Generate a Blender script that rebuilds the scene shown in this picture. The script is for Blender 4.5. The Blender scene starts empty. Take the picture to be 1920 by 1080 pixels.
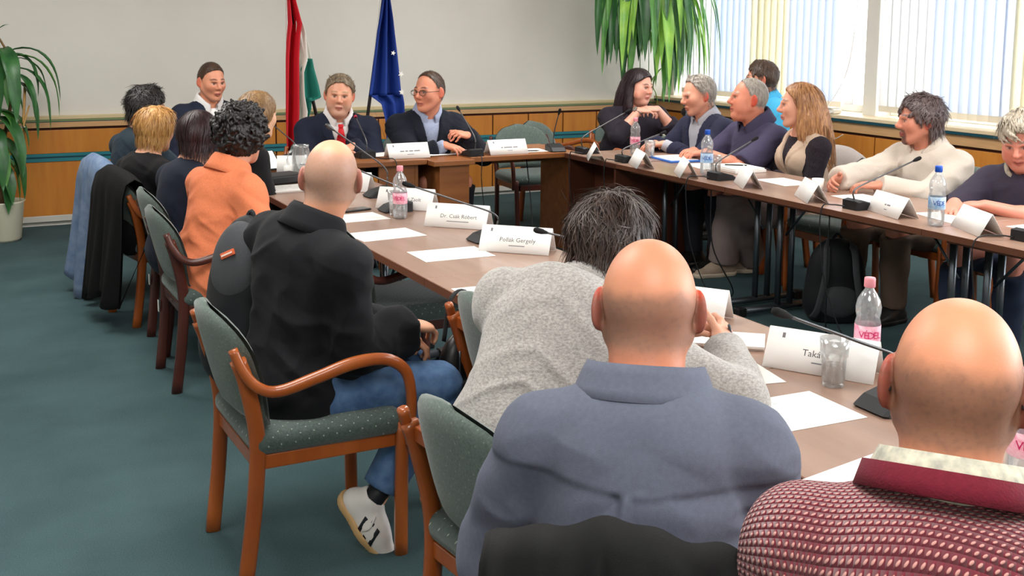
import bpy, bmesh, math, random
import numpy as np
from mathutils import Vector, Matrix

random.seed(7)
scene = bpy.context.scene
COL = scene.collection
PI = math.pi

# ------------------------------------------------------------------ camera
def make_camera():
    f, cx, cy, h = 2120.0, 960.0, 335.0, 1.66
    vx, vy, sl = -130.0, 34.0, 0.007
    d1 = np.array([vx-cx, vy-cy, f]); d2 = np.array([vx+3000-cx, vy+3000*sl-cy, f])
    up = np.cross(d1, d2); up /= np.linalg.norm(up)
    if up[1] > 0: up = -up
    Y = d1/np.linalg.norm(d1); X = np.cross(Y, up)
    if X[0] < 0: X = -X
    R = np.stack([X, Y, up], 1)            # rows: image right, image down, view direction
    cam = bpy.data.cameras.new('camera')
    cam.sensor_width = 36.0; cam.sensor_fit = 'HORIZONTAL'
    cam.lens = 36.0*f/1920.0
    cam.shift_y = (cy-540.0)/1920.0
    cam.clip_start = 0.05; cam.clip_end = 200
    o = bpy.data.objects.new('camera', cam); COL.objects.link(o)
    r, dn, fw = R[0], R[1], R[2]
    M = Matrix(((r[0], -dn[0], -fw[0], 0), (r[1], -dn[1], -fw[1], 0), (r[2], -dn[2], -fw[2], h), (0, 0, 0, 1)))
    o.matrix_world = M
    scene.camera = o
make_camera()

# ------------------------------------------------------------------ sky, fill lights, exposure
world = bpy.data.worlds.new('world'); scene.world = world
world.use_nodes = True
bg = world.node_tree.nodes['Background']
bg.inputs['Color'].default_value = (0.95, 0.98, 1.0, 1)
bg.inputs['Strength'].default_value = 7.5

def area_light(name, loc, rot, sx, sy, power, color=(1, 1, 1), portal=False):
    l = bpy.data.lights.new(name, 'AREA'); l.shape = 'RECTANGLE'; l.size = sx; l.size_y = sy
    l.energy = power; l.color = color
    if portal: l.cycles.is_portal = True
    o = bpy.data.objects.new(name, l); COL.objects.link(o)
    o.location = loc; o.rotation_euler = rot
    return o
# daylight comes through the two window bays of the right wall
WIN = [(-1.6, 2.6), (2.9, 6.84), (6.98, 9.66)]
for (ya, yb) in WIN:
    area_light('window_daylight', (7.06, (ya+yb)/2, 1.80), (0, PI/2, 0), 1.75, yb-ya, 1, portal=True)
# fill lights added under the ceiling for ambient light, unseen above the frame
for (x, y) in ((0.6, 0.2), (0.6, 3.4), (0.6, 6.8), (4.2, 0.2), (4.2, 3.4), (4.2, 6.8)):
    area_light('ceiling_fill_light', (x, y, 2.80), (0, 0, 0), 1.3, 1.3, 34, (1.0, 0.97, 0.92))
scene.view_settings.view_transform = 'Standard'
scene.view_settings.look = 'None'
scene.view_settings.gamma = 1.0
scene.view_settings.use_curve_mapping = False
scene.view_settings.exposure = 1.0
scene.cycles.use_denoising = True
scene.cycles.max_bounces = 7
scene.cycles.diffuse_bounces = 4
scene.cycles.transparent_max_bounces = 24
scene.cycles.caustics_reflective = False
scene.cycles.caustics_refractive = False
scene.cycles.sample_clamp_indirect = 4.0

# ------------------------------------------------------------------ materials
def srgb(r, g, b):
    def c(v):
        v /= 255.0
        return v/12.92 if v <= 0.04045 else ((v+0.055)/1.055)**2.4
    return (c(r), c(g), c(b), 1.0)

MATS = {}
def mat(name, rgb, rough=0.6, metal=0.0, spec=0.4, var=0.0, vscale=30.0, bump=0.0, bscale=200.0, stretch=None, sheen=0.0, coat=0.0, rgb2=None, dist=0.0):
    if name in MATS: return MATS[name]
    m = bpy.data.materials.new(name); m.use_nodes = True
    nt = m.node_tree; b = nt.nodes['Principled BSDF']
    c = srgb(*rgb)
    b.inputs['Base Color'].default_value = c
    b.inputs['Roughness'].default_value = rough
    b.inputs['Metallic'].default_value = metal
    b.inputs['Specular IOR Level'].default_value = spec
    if sheen: b.inputs['Sheen Weight'].default_value = sheen
    if coat: b.inputs['Coat Weight'].default_value = coat
    tc = nt.nodes.new('ShaderNodeTexCoord'); src = tc.outputs['Object']
    if stretch:
        mp = nt.nodes.new('ShaderNodeMapping'); mp.inputs['Scale'].default_value = stretch
        nt.links.new(src, mp.inputs['Vector']); src = mp.outputs['Vector']
    if var or rgb2:
        n = nt.nodes.new('ShaderNodeTexNoise'); n.inputs['Scale'].default_value = vscale; n.inputs['Detail'].default_value = 5
        n.inputs['Distortion'].default_value = dist
        nt.links.new(src, n.inputs['Vector'])
        r = nt.nodes.new('ShaderNodeValToRGB')
        c2 = srgb(*rgb2) if rgb2 else tuple([x*(1-var) for x in c[:3]])+(1,)
        c1 = c if rgb2 else tuple([min(1, x*(1+var)) for x in c[:3]])+(1,)
        r.color_ramp.elements[0].color = c2; r.color_ramp.elements[1].color = c1
        r.color_ramp.elements[0].position = 0.3; r.color_ramp.elements[1].position = 0.7
        nt.links.new(n.outputs['Fac'], r.inputs['Fac']); nt.links.new(r.outputs['Color'], b.inputs['Base Color'])
    if bump:
        n2 = nt.nodes.new('ShaderNodeTexNoise'); n2.inputs['Scale'].default_value = bscale; n2.inputs['Detail'].default_value = 3
        nt.links.new(src, n2.inputs['Vector'])
        bp = nt.nodes.new('ShaderNodeBump'); bp.inputs['Strength'].default_value = bump; bp.inputs['Distance'].default_value = 0.004
        nt.links.new(n2.outputs['Fac'], bp.inputs['Height']); nt.links.new(bp.outputs['Normal'], b.inputs['Normal'])
    MATS[name] = m
    return m

def nodes_of(name):
    m = bpy.data.materials.new(name); m.use_nodes = True
    MATS[name] = m
    return m, m.node_tree, m.node_tree.nodes['Principled BSDF']

def mat_attr(name, rough=0.5, bump=0.0, bscale=300, spec=0.4):
    """colour from the mesh's own colour attribute (skin tone, lips, brows, stubble)"""
    m, nt, b = nodes_of(name)
    a = nt.nodes.new('ShaderNodeAttribute'); a.attribute_name = 'Col'
    nt.links.new(a.outputs['Color'], b.inputs['Base Color'])
    b.inputs['Roughness'].default_value = rough; b.inputs['Specular IOR Level'].default_value = spec
    b.inputs['Subsurface Weight'].default_value = .12; b.inputs['Subsurface Scale'].default_value = .008; b.inputs['Subsurface Radius'].default_value = (1.0, .35, .2)
    if bump:
        tc = nt.nodes.new('ShaderNodeTexCoord')
        n2 = nt.nodes.new('ShaderNodeTexNoise'); n2.inputs['Scale'].default_value = bscale
        nt.links.new(tc.outputs['Object'], n2.inputs['Vector'])
        bp = nt.nodes.new('ShaderNodeBump'); bp.inputs['Strength'].default_value = bump; bp.inputs['Distance'].default_value = 0.002
        nt.links.new(n2.outputs['Fac'], bp.inputs['Height']); nt.links.new(bp.outputs['Normal'], b.inputs['Normal'])
    return m

def mat_dots(name, rgb, dot, axes, scale=22.0, r=0.11):
    """upholstery with a staggered grid of small woven dots; axes = the two object axes of the face"""
    m, nt, b = nodes_of(name)
    tc = nt.nodes.new('ShaderNodeTexCoord'); sx = nt.nodes.new('ShaderNodeSeparateXYZ')
    nt.links.new(tc.outputs['Object'], sx.inputs[0])
    cb = nt.nodes.new('ShaderNodeCombineXYZ')
    ad = nt.nodes.new('ShaderNodeMath'); ad.operation = 'ADD'; sb = nt.nodes.new('ShaderNodeMath'); sb.operation = 'SUBTRACT'
    for q in (ad, sb):
        nt.links.new(sx.outputs[axes[0]], q.inputs[0]); nt.links.new(sx.outputs[axes[1]], q.inputs[1])
    def zadd(q, k):
        t = nt.nodes.new('ShaderNodeMath'); t.operation = 'MULTIPLY_ADD'; t.inputs[1].default_value = k
        nt.links.new(sx.outputs['Z' if 'Z' not in axes else 'X'], t.inputs[0]); nt.links.new(q, t.inputs[2]); return t.outputs[0]
    nt.links.new(zadd(ad.outputs[0], 1.0), cb.inputs[0]); nt.links.new(zadd(sb.outputs[0], -.6), cb.inputs[1])
    v = nt.nodes.new('ShaderNodeTexVoronoi'); v.voronoi_dimensions = '2D'; v.inputs['Scale'].default_value = scale; v.inputs['Randomness'].default_value = 0.12
    nt.links.new(cb.outputs[0], v.inputs['Vector'])
    lt = nt.nodes.new('ShaderNodeMath'); lt.operation = 'LESS_THAN'; lt.inputs[1].default_value = r
    nt.links.new(v.outputs['Distance'], lt.inputs[0])
    n = nt.nodes.new('ShaderNodeTexNoise'); n.inputs['Scale'].default_value = 160; n.inputs['Detail'].default_value = 4
    nt.links.new(tc.outputs['Object'], n.inputs['Vector'])
    c = srgb(*rgb)
    rp = nt.nodes.new('ShaderNodeValToRGB')
    rp.color_ramp.elements[0].color = tuple(x*0.72 for x in c[:3])+(1,); rp.color_ramp.elements[1].color = tuple(min(1, x*1.25) for x in c[:3])+(1,)
    rp.color_ramp.elements[0].position = .3; rp.color_ramp.elements[1].position = .7
    nt.links.new(n.outputs['Fac'], rp.inputs['Fac'])
    mx = nt.nodes.new('ShaderNodeMix'); mx.data_type = 'RGBA'
    nt.links.new(lt.outputs[0], mx.inputs['Factor']); nt.links.new(rp.outputs['Color'], mx.inputs['A']); mx.inputs['B'].default_value = srgb(*dot)
    nt.links.new(mx.outputs['Result'], b.inputs['Base Color'])
    b.inputs['Roughness'].default_value = 0.85; b.inputs['Sheen Weight'].default_value = 0.25
    bp = nt.nodes.new('ShaderNodeBump'); bp.inputs['Strength'].default_value = .25; bp.inputs['Distance'].default_value = .002
    nt.links.new(n.outputs['Fac'], bp.inputs['Height']); nt.links.new(bp.outputs['Normal'], b.inputs['Normal'])
    return m

def mat_glass(name, tint=(1, 1, 1), gloss=0.18, rough=0.03, haze=0.0):
    """thin clear glass or plastic: see-through with a glossy film"""
    m, nt, b = nodes_of(name)
    nt.nodes.remove(b)
    out = nt.nodes['Material Output']
    t = nt.nodes.new('ShaderNodeBsdfTransparent'); t.inputs['Color'].default_value = tint+(1,)
    g = nt.nodes.new('ShaderNodeBsdfGlossy'); g.inputs['Roughness'].default_value = rough
    fr = nt.nodes.new('ShaderNodeLayerWeight'); fr.inputs['Blend'].default_value = 0.35
    mu = nt.nodes.new('ShaderNodeMath'); mu.operation = 'MULTIPLY_ADD'; mu.inputs[1].default_value = 0.55; mu.inputs[2].default_value = gloss*0.4
    nt.links.new(fr.outputs['Fresnel'], mu.inputs[0])
    mx = nt.nodes.new('ShaderNodeMixShader')
    nt.links.new(mu.outputs[0], mx.inputs['Fac']); nt.links.new(t.outputs[0], mx.inputs[1]); nt.links.new(g.outputs[0], mx.inputs[2])
    last = mx.outputs[0]
    if haze:
        tr = nt.nodes.new('ShaderNodeBsdfTranslucent'); tr.inputs['Color'].default_value = (.95, .97, .98, 1); df = nt.nodes.new('ShaderNodeBsdfDiffuse'); df.inputs['Color'].default_value = (.95, .97, .98, 1)
        a1 = nt.nodes.new('ShaderNodeMixShader'); nt.links.new(tr.outputs[0], a1.inputs[1]); nt.links.new(df.outputs[0], a1.inputs[2])
        a2 = nt.nodes.new('ShaderNodeMixShader'); a2.inputs['Fac'].default_value = haze; nt.links.new(last, a2.inputs[1]); nt.links.new(a1.outputs[0], a2.inputs[2]); last = a2.outputs[0]
    nt.links.new(last, out.inputs['Surface'])
    return m

def mat_blind(name, rgb, see=0.3):
    """thin woven blind fabric: scatters daylight through and lets some straight through"""
    m, nt, b = nodes_of(name)
    nt.nodes.remove(b); out = nt.nodes['Material Output']; c = srgb(*rgb)
    d = nt.nodes.new('ShaderNodeBsdfDiffuse'); d.inputs['Color'].default_value = c
    t = nt.nodes.new('ShaderNodeBsdfTranslucent'); t.inputs['Color'].default_value = c
    x = nt.nodes.new('ShaderNodeBsdfTransparent'); x.inputs['Color'].default_value = c
    m1 = nt.nodes.new('ShaderNodeMixShader'); m1.inputs['Fac'].default_value = 0.45
    m2 = nt.nodes.new('ShaderNodeMixShader'); m2.inputs['Fac'].default_value = see
    nt.links.new(d.outputs[0], m1.inputs[1]); nt.links.new(t.outputs[0], m1.inputs[2])
    nt.links.new(m1.outputs[0], m2.inputs[1]); nt.links.new(x.outputs[0], m2.inputs[2])
    nt.links.new(m2.outputs[0], out.inputs['Surface'])
    return m

# ------------------------------------------------------------------ objects
def tag(o, label=None, cat=None, group=None, kind=None):
    if label: o['label'] = label
    if cat: o['category'] = cat
    if group: o['group'] = group
    if kind: o['kind'] = kind
    return o

def link(name, me, m=None, parent=None, smooth=False):
    o = bpy.data.objects.new(name, me); COL.objects.link(o)
    if m is not None and not me.materials: me.materials.append(m)
    if parent is not None: o.parent = parent
    if smooth and len(me.polygons):
        me.polygons.foreach_set('use_smooth', [True]*len(me.polygons))
    return o

def obj(name, bm, m=None, parent=None, smooth=False):
    me = bpy.data.meshes.new(name); bm.normal_update(); bm.to_mesh(me); bm.free()
    return link(name, me, m, parent, smooth)

def empty(name, loc=(0, 0, 0), rz=0.0):
    o = bpy.data.objects.new(name, None); COL.objects.link(o)
    o.location = loc; o.rotation_euler = (0, 0, rz); o.empty_display_size = 0.1
    return o

def copy_tree(o, parent=None):
    c = o.copy(); COL.objects.link(c); c.parent = parent
    for ch in list(o.children): copy_tree(ch, c)
    return c

def box(bm, x0, x1, y0, y1, z0, z1, bevel=0.0, M=None, seg=2):
    g = bmesh.ops.create_cube(bm, size=1.0)
    vs = g['verts']
    for v in vs:
        v.co = Vector((x0+(v.co.x+.5)*(x1-x0), y0+(v.co.y+.5)*(y1-y0), z0+(v.co.z+.5)*(z1-z0)))
    if bevel:
        es = list({e for v in vs for e in v.link_edges})
        r = bmesh.ops.bevel(bm, geom=es, offset=bevel, segments=seg, profile=0.5, affect='EDGES')
        vs = list({v for f in r['faces'] for v in f.verts} | {v for v in vs if v.is_valid})
    if M is not None:
        for v in vs: v.co = M @ v.co
    return vs

def boxobj(name, d, m, parent=None, bevel=0.0, M=None):
    bm = bmesh.new(); box(bm, *d, bevel=bevel, M=M)
    return obj(name, bm, m, parent)

def catmull(pts, n=8):
    P = [np.array(p, float) for p in pts]
    P = [2*P[0]-P[1]]+P+[2*P[-1]-P[-2]]
    out = []
    for i in range(1, len(P)-2):
        for k in range(n):
            t = k/n
            out.append(0.5*((2*P[i])+(-P[i-1]+P[i+1])*t+(2*P[i-1]-5*P[i]+4*P[i+1]-P[i+2])*t*t+(-P[i-1]+3*P[i]-3*P[i+1]+P[i+2])*t**3))
    out.append(P[-2])
    return out

def sweep(bm, path, rx, ry=None, n=8, up=(0, 0, 1), sq=1.0, caps=True):
    """tube along a path; rx across, ry along 'up'; rx/ry may be lists; sq<1 squares the section off"""
    P = [np.array(p, float) for p in path]; m = len(P)
    if ry is None: ry = rx
    rx = rx if hasattr(rx, '__len__') else [rx]*m; ry = ry if hasattr(ry, '__len__') else [ry]*m
    up = np.array(up, float); rings = []
    for i in range(m):
        t = P[min(i+1, m-1)]-P[max(i-1, 0)]; L = np.linalg.norm(t); t = t/L if L > 1e-9 else np.array((0, 0, 1.))
        a = np.cross(t, up); L = np.linalg.norm(a)
        if L < 1e-3: a = np.cross(t, (1, 0.1, 0)); L = np.linalg.norm(a)
        a /= L; b = np.cross(a, t)
        ring = []
        for k in range(n):
            an = 2*PI*(k+.5)/n; c, s = math.cos(an), math.sin(an)
            c = math.copysign(abs(c)**sq, c); s = math.copysign(abs(s)**sq, s)
            ring.append(bm.verts.new(P[i]+a*rx[i]*c+b*ry[i]*s))
        rings.append(ring)
    for i in range(m-1):
        for k in range(n):
            bm.faces.new((rings[i][k], rings[i][(k+1) % n], rings[i+1][(k+1) % n], rings[i+1][k]))
    if caps:
        bm.faces.new(rings[0][::-1]); bm.faces.new(rings[-1])

def tube(name, path, r, m, parent=None, n=8, ry=None, up=(0, 0, 1), sq=1.0, smooth=True):
    bm = bmesh.new(); sweep(bm, path, r, ry, n, up, sq)
    bmesh.ops.recalc_face_normals(bm, faces=bm.faces)
    return obj(name, bm, m, parent, smooth)

def lathe(bm, prof, n=20, c=(0, 0), fn=None):
    """revolve (r, z) pairs; fn(angle, r, z) -> r lets the section be fluted"""
    rings = []
    for (r, z) in prof:
        ring = []
        for k in range(n):
            a = 2*PI*k/n; rr = fn(a, r, z) if fn else r
            ring.append(bm.verts.new((c[0]+rr*math.cos(a), c[1]+rr*math.sin(a), z)))
        rings.append(ring)
    for i in range(len(rings)-1):
        for k in range(n):
            bm.faces.new((rings[i][k], rings[i][(k+1) % n], rings[i+1][(k+1) % n], rings[i+1][k]))
    return rings

def grid_mesh(name, P, m, parent=None, thick=0.0, smooth=True):
    """P: array (a, b, 3) -> quad sheet, given thickness along its normals"""
    a, b, _ = P.shape
    idx = np.arange(a*b).reshape(a, b)
    q = np.stack([idx[:-1, :-1], idx[1:, :-1], idx[1:, 1:], idx[:-1, 1:]], -1).reshape(-1, 4)
    V = P.reshape(-1, 3)
    if thick:
        du = np.gradient(P, axis=0); dv = np.gradient(P, axis=1)
        N = np.cross(du, dv); N /= np.maximum(np.linalg.norm(N, axis=-1, keepdims=True), 1e-9)
        B = (P-N*thick).reshape(-1, 3); o = a*b
        q2 = q[:, ::-1]+o
        rim = list(idx[0, :])+list(idx[1:, -1])+list(idx[-1, -2::-1])+list(idx[-2:0, 0])
        r2 = rim[1:]+rim[:1]
        side = np.array([(i, j, j+o, i+o) for i, j in zip(rim, r2)])
        V = np.concatenate([V, B]); q = np.concatenate([q, q2, side])
    return link(name, npmesh(name, V, q), m, parent, smooth)

def npmesh(name, V, Q):
    me = bpy.data.meshes.new(name)
    V = np.ascontiguousarray(V, dtype=np.float32); Q = np.ascontiguousarray(Q, dtype=np.int32)
    k = Q.shape[1]
    me.vertices.add(len(V)); me.vertices.foreach_set('co', V.ravel())
    me.loops.add(Q.size); me.loops.foreach_set('vertex_index', Q.ravel())
    me.polygons.add(len(Q)); me.polygons.foreach_set('loop_start', np.arange(0, Q.size, k, dtype=np.int32))
    me.update(calc_edges=True)
    return me

def text(name, body, size, M, m, parent=None, align='CENTER', extrude=0.0):
    cu = bpy.data.curves.new(name, 'FONT'); cu.body = body; cu.size = size; cu.align_x = align; cu.align_y = 'CENTER'
    cu.extrude = extrude; cu.resolution_u = 2
    t = bpy.data.objects.new(name, cu); COL.objects.link(t)
    dg = bpy.context.evaluated_depsgraph_get()
    me = bpy.data.meshes.new_from_object(t.evaluated_get(dg)); me.name = name
    bpy.data.objects.remove(t); bpy.data.curves.remove(cu)
    me.transform(M); me.materials.clear()
    return link(name, me, m, parent)

# ------------------------------------------------------------------ signed-distance modelling (bodies, cloth, hair)
class Sdf:
    def __init__(s, lo, hi, res):
        s.res = res; s.lo = np.array(lo, np.float32); n = np.ceil((np.array(hi)-lo)/res).astype(int)+2
        s.n = n; s.V = np.full(n, 1e3, np.float32)
        s.ax = [s.lo[i]+res*np.arange(n[i], dtype=np.float32) for i in range(3)]
    def sl(s, lo, hi):
        a = np.maximum(np.floor((np.array(lo)-s.lo)/s.res).astype(int), 0)
        b = np.minimum(np.ceil((np.array(hi)-s.lo)/s.res).astype(int)+1, s.n)
        if (b <= a).any(): return None
        return tuple(slice(a[i], b[i]) for i in range(3))
    def pts(s, sl):
        return s.ax[0][sl[0]][:, None, None], s.ax[1][sl[1]][None, :, None], s.ax[2][sl[2]][None, None, :]
    def put(s, d, sl, k, op):
        V = s.V[sl]
        if op == 'add':
            if k > 0:
                h = np.clip(.5+.5*(V-d)/k, 0, 1); s.V[sl] = V*(1-h)+d*h-k*h*(1-h)
            else: s.V[sl] = np.minimum(V, d)
        else:
            if k > 0:
                h = np.clip(.5-.5*(V+d)/k, 0, 1); s.V[sl] = V*(1-h)-d*h+k*h*(1-h)
            else: s.V[sl] = np.maximum(V, -d)
    def cone(s, p0, r0, p1, r1, k=.01, op='add', cut=None, flat=None):
        p0 = np.array(p0, float); p1 = np.array(p1, float); R = max(r0, r1)+k+2*s.res
        sl = s.sl(np.minimum(p0, p1)-R, np.maximum(p0, p1)+R)
        if sl is None: return
        X, Y, Z = s.pts(sl); X = X-p0[0]; Y = Y-p0[1]; Z = Z-p0[2]
        v = p1-p0; L2 = max(float(v@v), 1e-9)
        t = np.clip((X*v[0]+Y*v[1]+Z*v[2])/L2, 0, 1)
        dx, dy, dz = X-t*v[0], Y-t*v[1], Z-t*v[2]
        if flat is not None:              # (axis, factor): squash across axis
            n, fl = np.array(flat[0], float), flat[1]; n = n/np.linalg.norm(n)
            q = (dx*n[0]+dy*n[1]+dz*n[2])*(1/fl-1)
            dx, dy, dz = dx+q*n[0], dy+q*n[1], dz+q*n[2]
        d = np.sqrt(dx*dx+dy*dy+dz*dz)-(r0+t*(r1-r0))
        if flat is not None: d = d*max(flat[1], .5)
        if cut is not None:
            for (c, n) in cut:
                c = np.array(c, float)-p0; d = np.maximum(d, (X-c[0])*n[0]+(Y-c[1])*n[1]+(Z-c[2])*n[2])
        s.put(d, sl, k, op)
    def ell(s, c, r, A=None, k=.02, op='add'):
        """A: rows are the ellipsoid's axes"""
        c = np.array(c, float); r = np.array(r, float); R = r.max()+k+2*s.res
        if A is None: A = np.eye(3)
        ext = np.sqrt(((A*r[:, None])**2).sum(0))+k+2*s.res
        sl = s.sl(c-ext, c+ext)
        if sl is None: return
        X, Y, Z = s.pts(sl); X = X-c[0]; Y = Y-c[1]; Z = Z-c[2]
        q = [(X*A[i, 0]+Y*A[i, 1]+Z*A[i, 2])/r[i] for i in range(3)]
        k0 = np.sqrt(q[0]**2+q[1]**2+q[2]**2)+1e-6
        k1 = np.sqrt((q[0]/r[0])**2+(q[1]/r[1])**2+(q[2]/r[2])**2)+1e-6
        s.put(k0*(k0-1)/k1, sl, k, op)
    def clip(s, fn):
        X, Y, Z = s.ax[0][:, None, None], s.ax[1][None, :, None], s.ax[2][None, None, :]
        s.V = np.maximum(s.V, fn(X, Y, Z).astype(np.float32))
    def nets(s):
        V = s.V; I = V < 0
        c = [I[i:i+V.shape[0]-1, j:j+V.shape[1]-1, k:k+V.shape[2]-1] for i in (0, 1) for j in (0, 1) for k in (0, 1)]
        cnt = sum(x.astype(np.int8) for x in c)
        act = (cnt > 0) & (cnt < 8)
        ci = np.argwhere(act); n = len(ci)
        if n == 0: return np.zeros((0, 3)), np.zeros((0, 4), int)
        idx = np.full(act.shape, -1, np.int32); idx[act] = np.arange(n)
        acc = np.zeros((n, 3), np.float32); num = np.zeros(n, np.float32)
        cs = np.array([(i, j, k) for i in (0, 1) for j in (0, 1) for k in (0, 1)])
        vals = [V[ci[:, 0]+o[0], ci[:, 1]+o[1], ci[:, 2]+o[2]] for o in cs]
        for a in range(8):
            for b in range(a+1, 8):
                if np.abs(cs[a]-cs[b]).sum() != 1: continue
                va, vb = vals[a], vals[b]; m = (va < 0) != (vb < 0)
                t = np.where(m, np.clip(va/np.where(m, va-vb, 1), 0, 1), 0)
                acc += np.where(m[:, None], cs[a]+(cs[b]-cs[a])*t[:, None], 0); num += m
        P = s.lo+s.res*(ci+acc/num[:, None])
        F = []
        for ax in range(3):
            A = np.take(I, range(0, V.shape[ax]-1), ax); B = np.take(I, range(1, V.shape[ax]), ax)
            e = np.argwhere(A != B); o1, o2 = [(1, 2), (2, 0), (0, 1)][ax]
            e = e[(e[:, o1] > 0) & (e[:, o2] > 0) & (e[:, o1] < V.shape[o1]-1) & (e[:, o2] < V.shape[o2]-1)]
            s0 = I[e[:, 0], e[:, 1], e[:, 2]]
            q = []
            for (d1, d2) in ((-1, -1), (0, -1), (0, 0), (-1, 0)):
                f = e.copy(); f[:, o1] += d1; f[:, o2] += d2
                q.append(idx[f[:, 0], f[:, 1], f[:, 2]])
            q = np.stack(q, 1); q[~s0] = q[~s0][:, ::-1]
            F.append(q)
        F = np.concatenate(F); F = F[(F >= 0).all(1)]
        return P, F

def join_islands(parts):
    V = []; Q = []; o = 0
    for (v, q) in parts:
        V.append(v); Q.append(q+o); o += len(v)
    return np.concatenate(V), np.concatenate(Q)

def normals_of(V, Q):
    n = np.cross(V[Q[:, 2]]-V[Q[:, 0]], V[Q[:, 3]]-V[Q[:, 1]])
    N = np.zeros_like(V)
    for k in range(4):
        for a in range(3): N[:, a] += np.bincount(Q[:, k], n[:, a], len(V))
    return N/np.maximum(np.linalg.norm(N, axis=1, keepdims=True), 1e-9)

def relax(V, Q, it=1, w=.5):
    for _ in range(it):
        S = np.zeros_like(V); c = np.bincount(Q.ravel(), minlength=len(V))*2
        for k in range(4):
            for j in (1, 3):
                for a in range(3): S[:, a] += np.bincount(Q[:, k], V[Q[:, (k+j) % 4], a], len(V))
        V = V*(1-w)+w*S/np.maximum(c, 1)[:, None]
    return V

def wob(P, seed, freq, oct=3):
    """smooth pseudo-noise in -1..1 from warped sines"""
    r = np.random.RandomState(seed); out = np.zeros(len(P)); amp = 1.0; tot = 0
    for o in range(oct):
        acc = 0
        for j in range(4):
            d = r.normal(size=3); d /= np.linalg.norm(d); ph = r.uniform(0, 6.28)
            d2 = r.normal(size=3)*.6
            acc = acc+np.sin(P@d*freq+ph+1.3*np.sin(P@d2*freq*.8+ph*2))
        out += amp*acc/4; tot += amp; amp *= .55; freq *= 1.9
    return out/tot*1.6

def unit(v):
    v = np.array(v, float); return v/max(np.linalg.norm(v), 1e-9)

# ------------------------------------------------------------------ the room
YB, XR, XL, YF, ZC = 9.75, 6.80, -2.0, -2.6, 2.86
M_wall = mat('wall_paint', (226, 222, 214), .9, bump=.05, bscale=60, var=.02, vscale=3)
M_ceil = mat('ceiling_paint', (235, 233, 228), .95)
M_panel = mat('orange_wood_veneer', (208, 136, 54), .45, var=.10, vscale=5, stretch=(3, 3, .35), coat=.15, rgb2=(192, 118, 44))
M_band = mat('pale_wood_band', (205, 160, 112), .5, var=.08, vscale=6, stretch=(1, 1, 8))
M_cap = mat('cream_rail', (216, 196, 152), .5)
M_green = mat('green_inlay', (122, 140, 96), .5)
M_teal = mat('teal_strip', (44, 126, 136), .45)
M_teald = mat('dark_teal_groove', (14, 70, 84), .5)
M_gap = mat('dark_shadow_gap', (70, 34, 18), .8)
M_base = mat('grey_baseboard', (206, 204, 196), .5)
M_sill = mat('cream_sill_laminate', (226, 205, 170), .35, var=.04, vscale=8)
M_frame = mat('white_window_frame', (232, 232, 230), .4)

def carpet_mat():
    m, nt, b = nodes_of('teal_grey_carpet')
    tc = nt.nodes.new('ShaderNodeTexCoord')
    n1 = nt.nodes.new('ShaderNodeTexNoise'); n1.inputs['Scale'].default_value = 240; n1.inputs['Detail'].default_value = 3
    n2 = nt.nodes.new('ShaderNodeTexNoise'); n2.inputs['Scale'].default_value = 2.2; n2.inputs['Detail'].default_value = 4
    for n in (n1, n2): nt.links.new(tc.outputs['Object'], n.inputs['Vector'])
    r = nt.nodes.new('ShaderNodeValToRGB'); r.color_ramp.elements[0].color = srgb(46, 66, 70); r.color_ramp.elements[1].color = srgb(80, 104, 108)
    r.color_ramp.elements[0].position = .3; r.color_ramp.elements[1].position = .72
    a = nt.nodes.new('ShaderNodeMath'); a.operation = 'MULTIPLY_ADD'; a.inputs[1].default_value = .45; 
    nt.links.new(n2.outputs['Fac'], a.inputs[0])
    s = nt.nodes.new('ShaderNodeMath'); s.operation = 'MULTIPLY'; s.inputs[1].default_value = .55
    nt.links.new(n1.outputs['Fac'], s.inputs[0]); nt.links.new(s.outputs[0], a.inputs[2])
    nt.links.new(a.outputs[0], r.inputs['Fac']); nt.links.new(r.outputs['Color'], b.inputs['Base Color'])
    b.inputs['Roughness'].default_value = .95; b.inputs['Specular IOR Level'].default_value = .15
    bp = nt.nodes.new('ShaderNodeBump'); bp.inputs['Strength'].default_value = .5; bp.inputs['Distance'].default_value = .004
    nt.links.new(n1.outputs['Fac'], bp.inputs['Height']); nt.links.new(bp.outputs['Normal'], b.inputs['Normal'])
    return m

def struct(name, d, m, parent=None, bevel=0.0):
    o = boxobj(name, d, m, parent, bevel)
    if parent is None: o['kind'] = 'structure'
    return o

struct('floor', (XL-.15, XR+.3, YF-.15, YB+.15, -.1, 0), carpet_mat())
struct('ceiling', (XL-.15, XR+.3, YF-.15, YB+.15, ZC, ZC+.1), M_ceil)
wb = struct('wall_back', (XL-.15, XR+.3, YB, YB+.15, 0, ZC), M_wall)
struct('wall_left', (XL-.15, XL, YF-.15, YB, 0, ZC), M_wall)
struct('wall_front', (XL-.15, XR+.3, YF-.15, YF, 0, ZC), M_wall)
# right wall: parapet below the sill, piers between the window bays, lintel above
bm = bmesh.new()
box(bm, XR, XR+.3, YF, YB, 0, .90)
box(bm, XR, XR+.3, YF, YB, 2.66, ZC)
piers = [YF]+[v for w in WIN for v in w]+[YB]
for i in range(0, len(piers), 2): box(bm, XR, XR+.3, piers[i], piers[i+1], .90, 2.66)
wr = obj('wall_right', bm, M_wall); wr['kind'] = 'structure'

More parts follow.
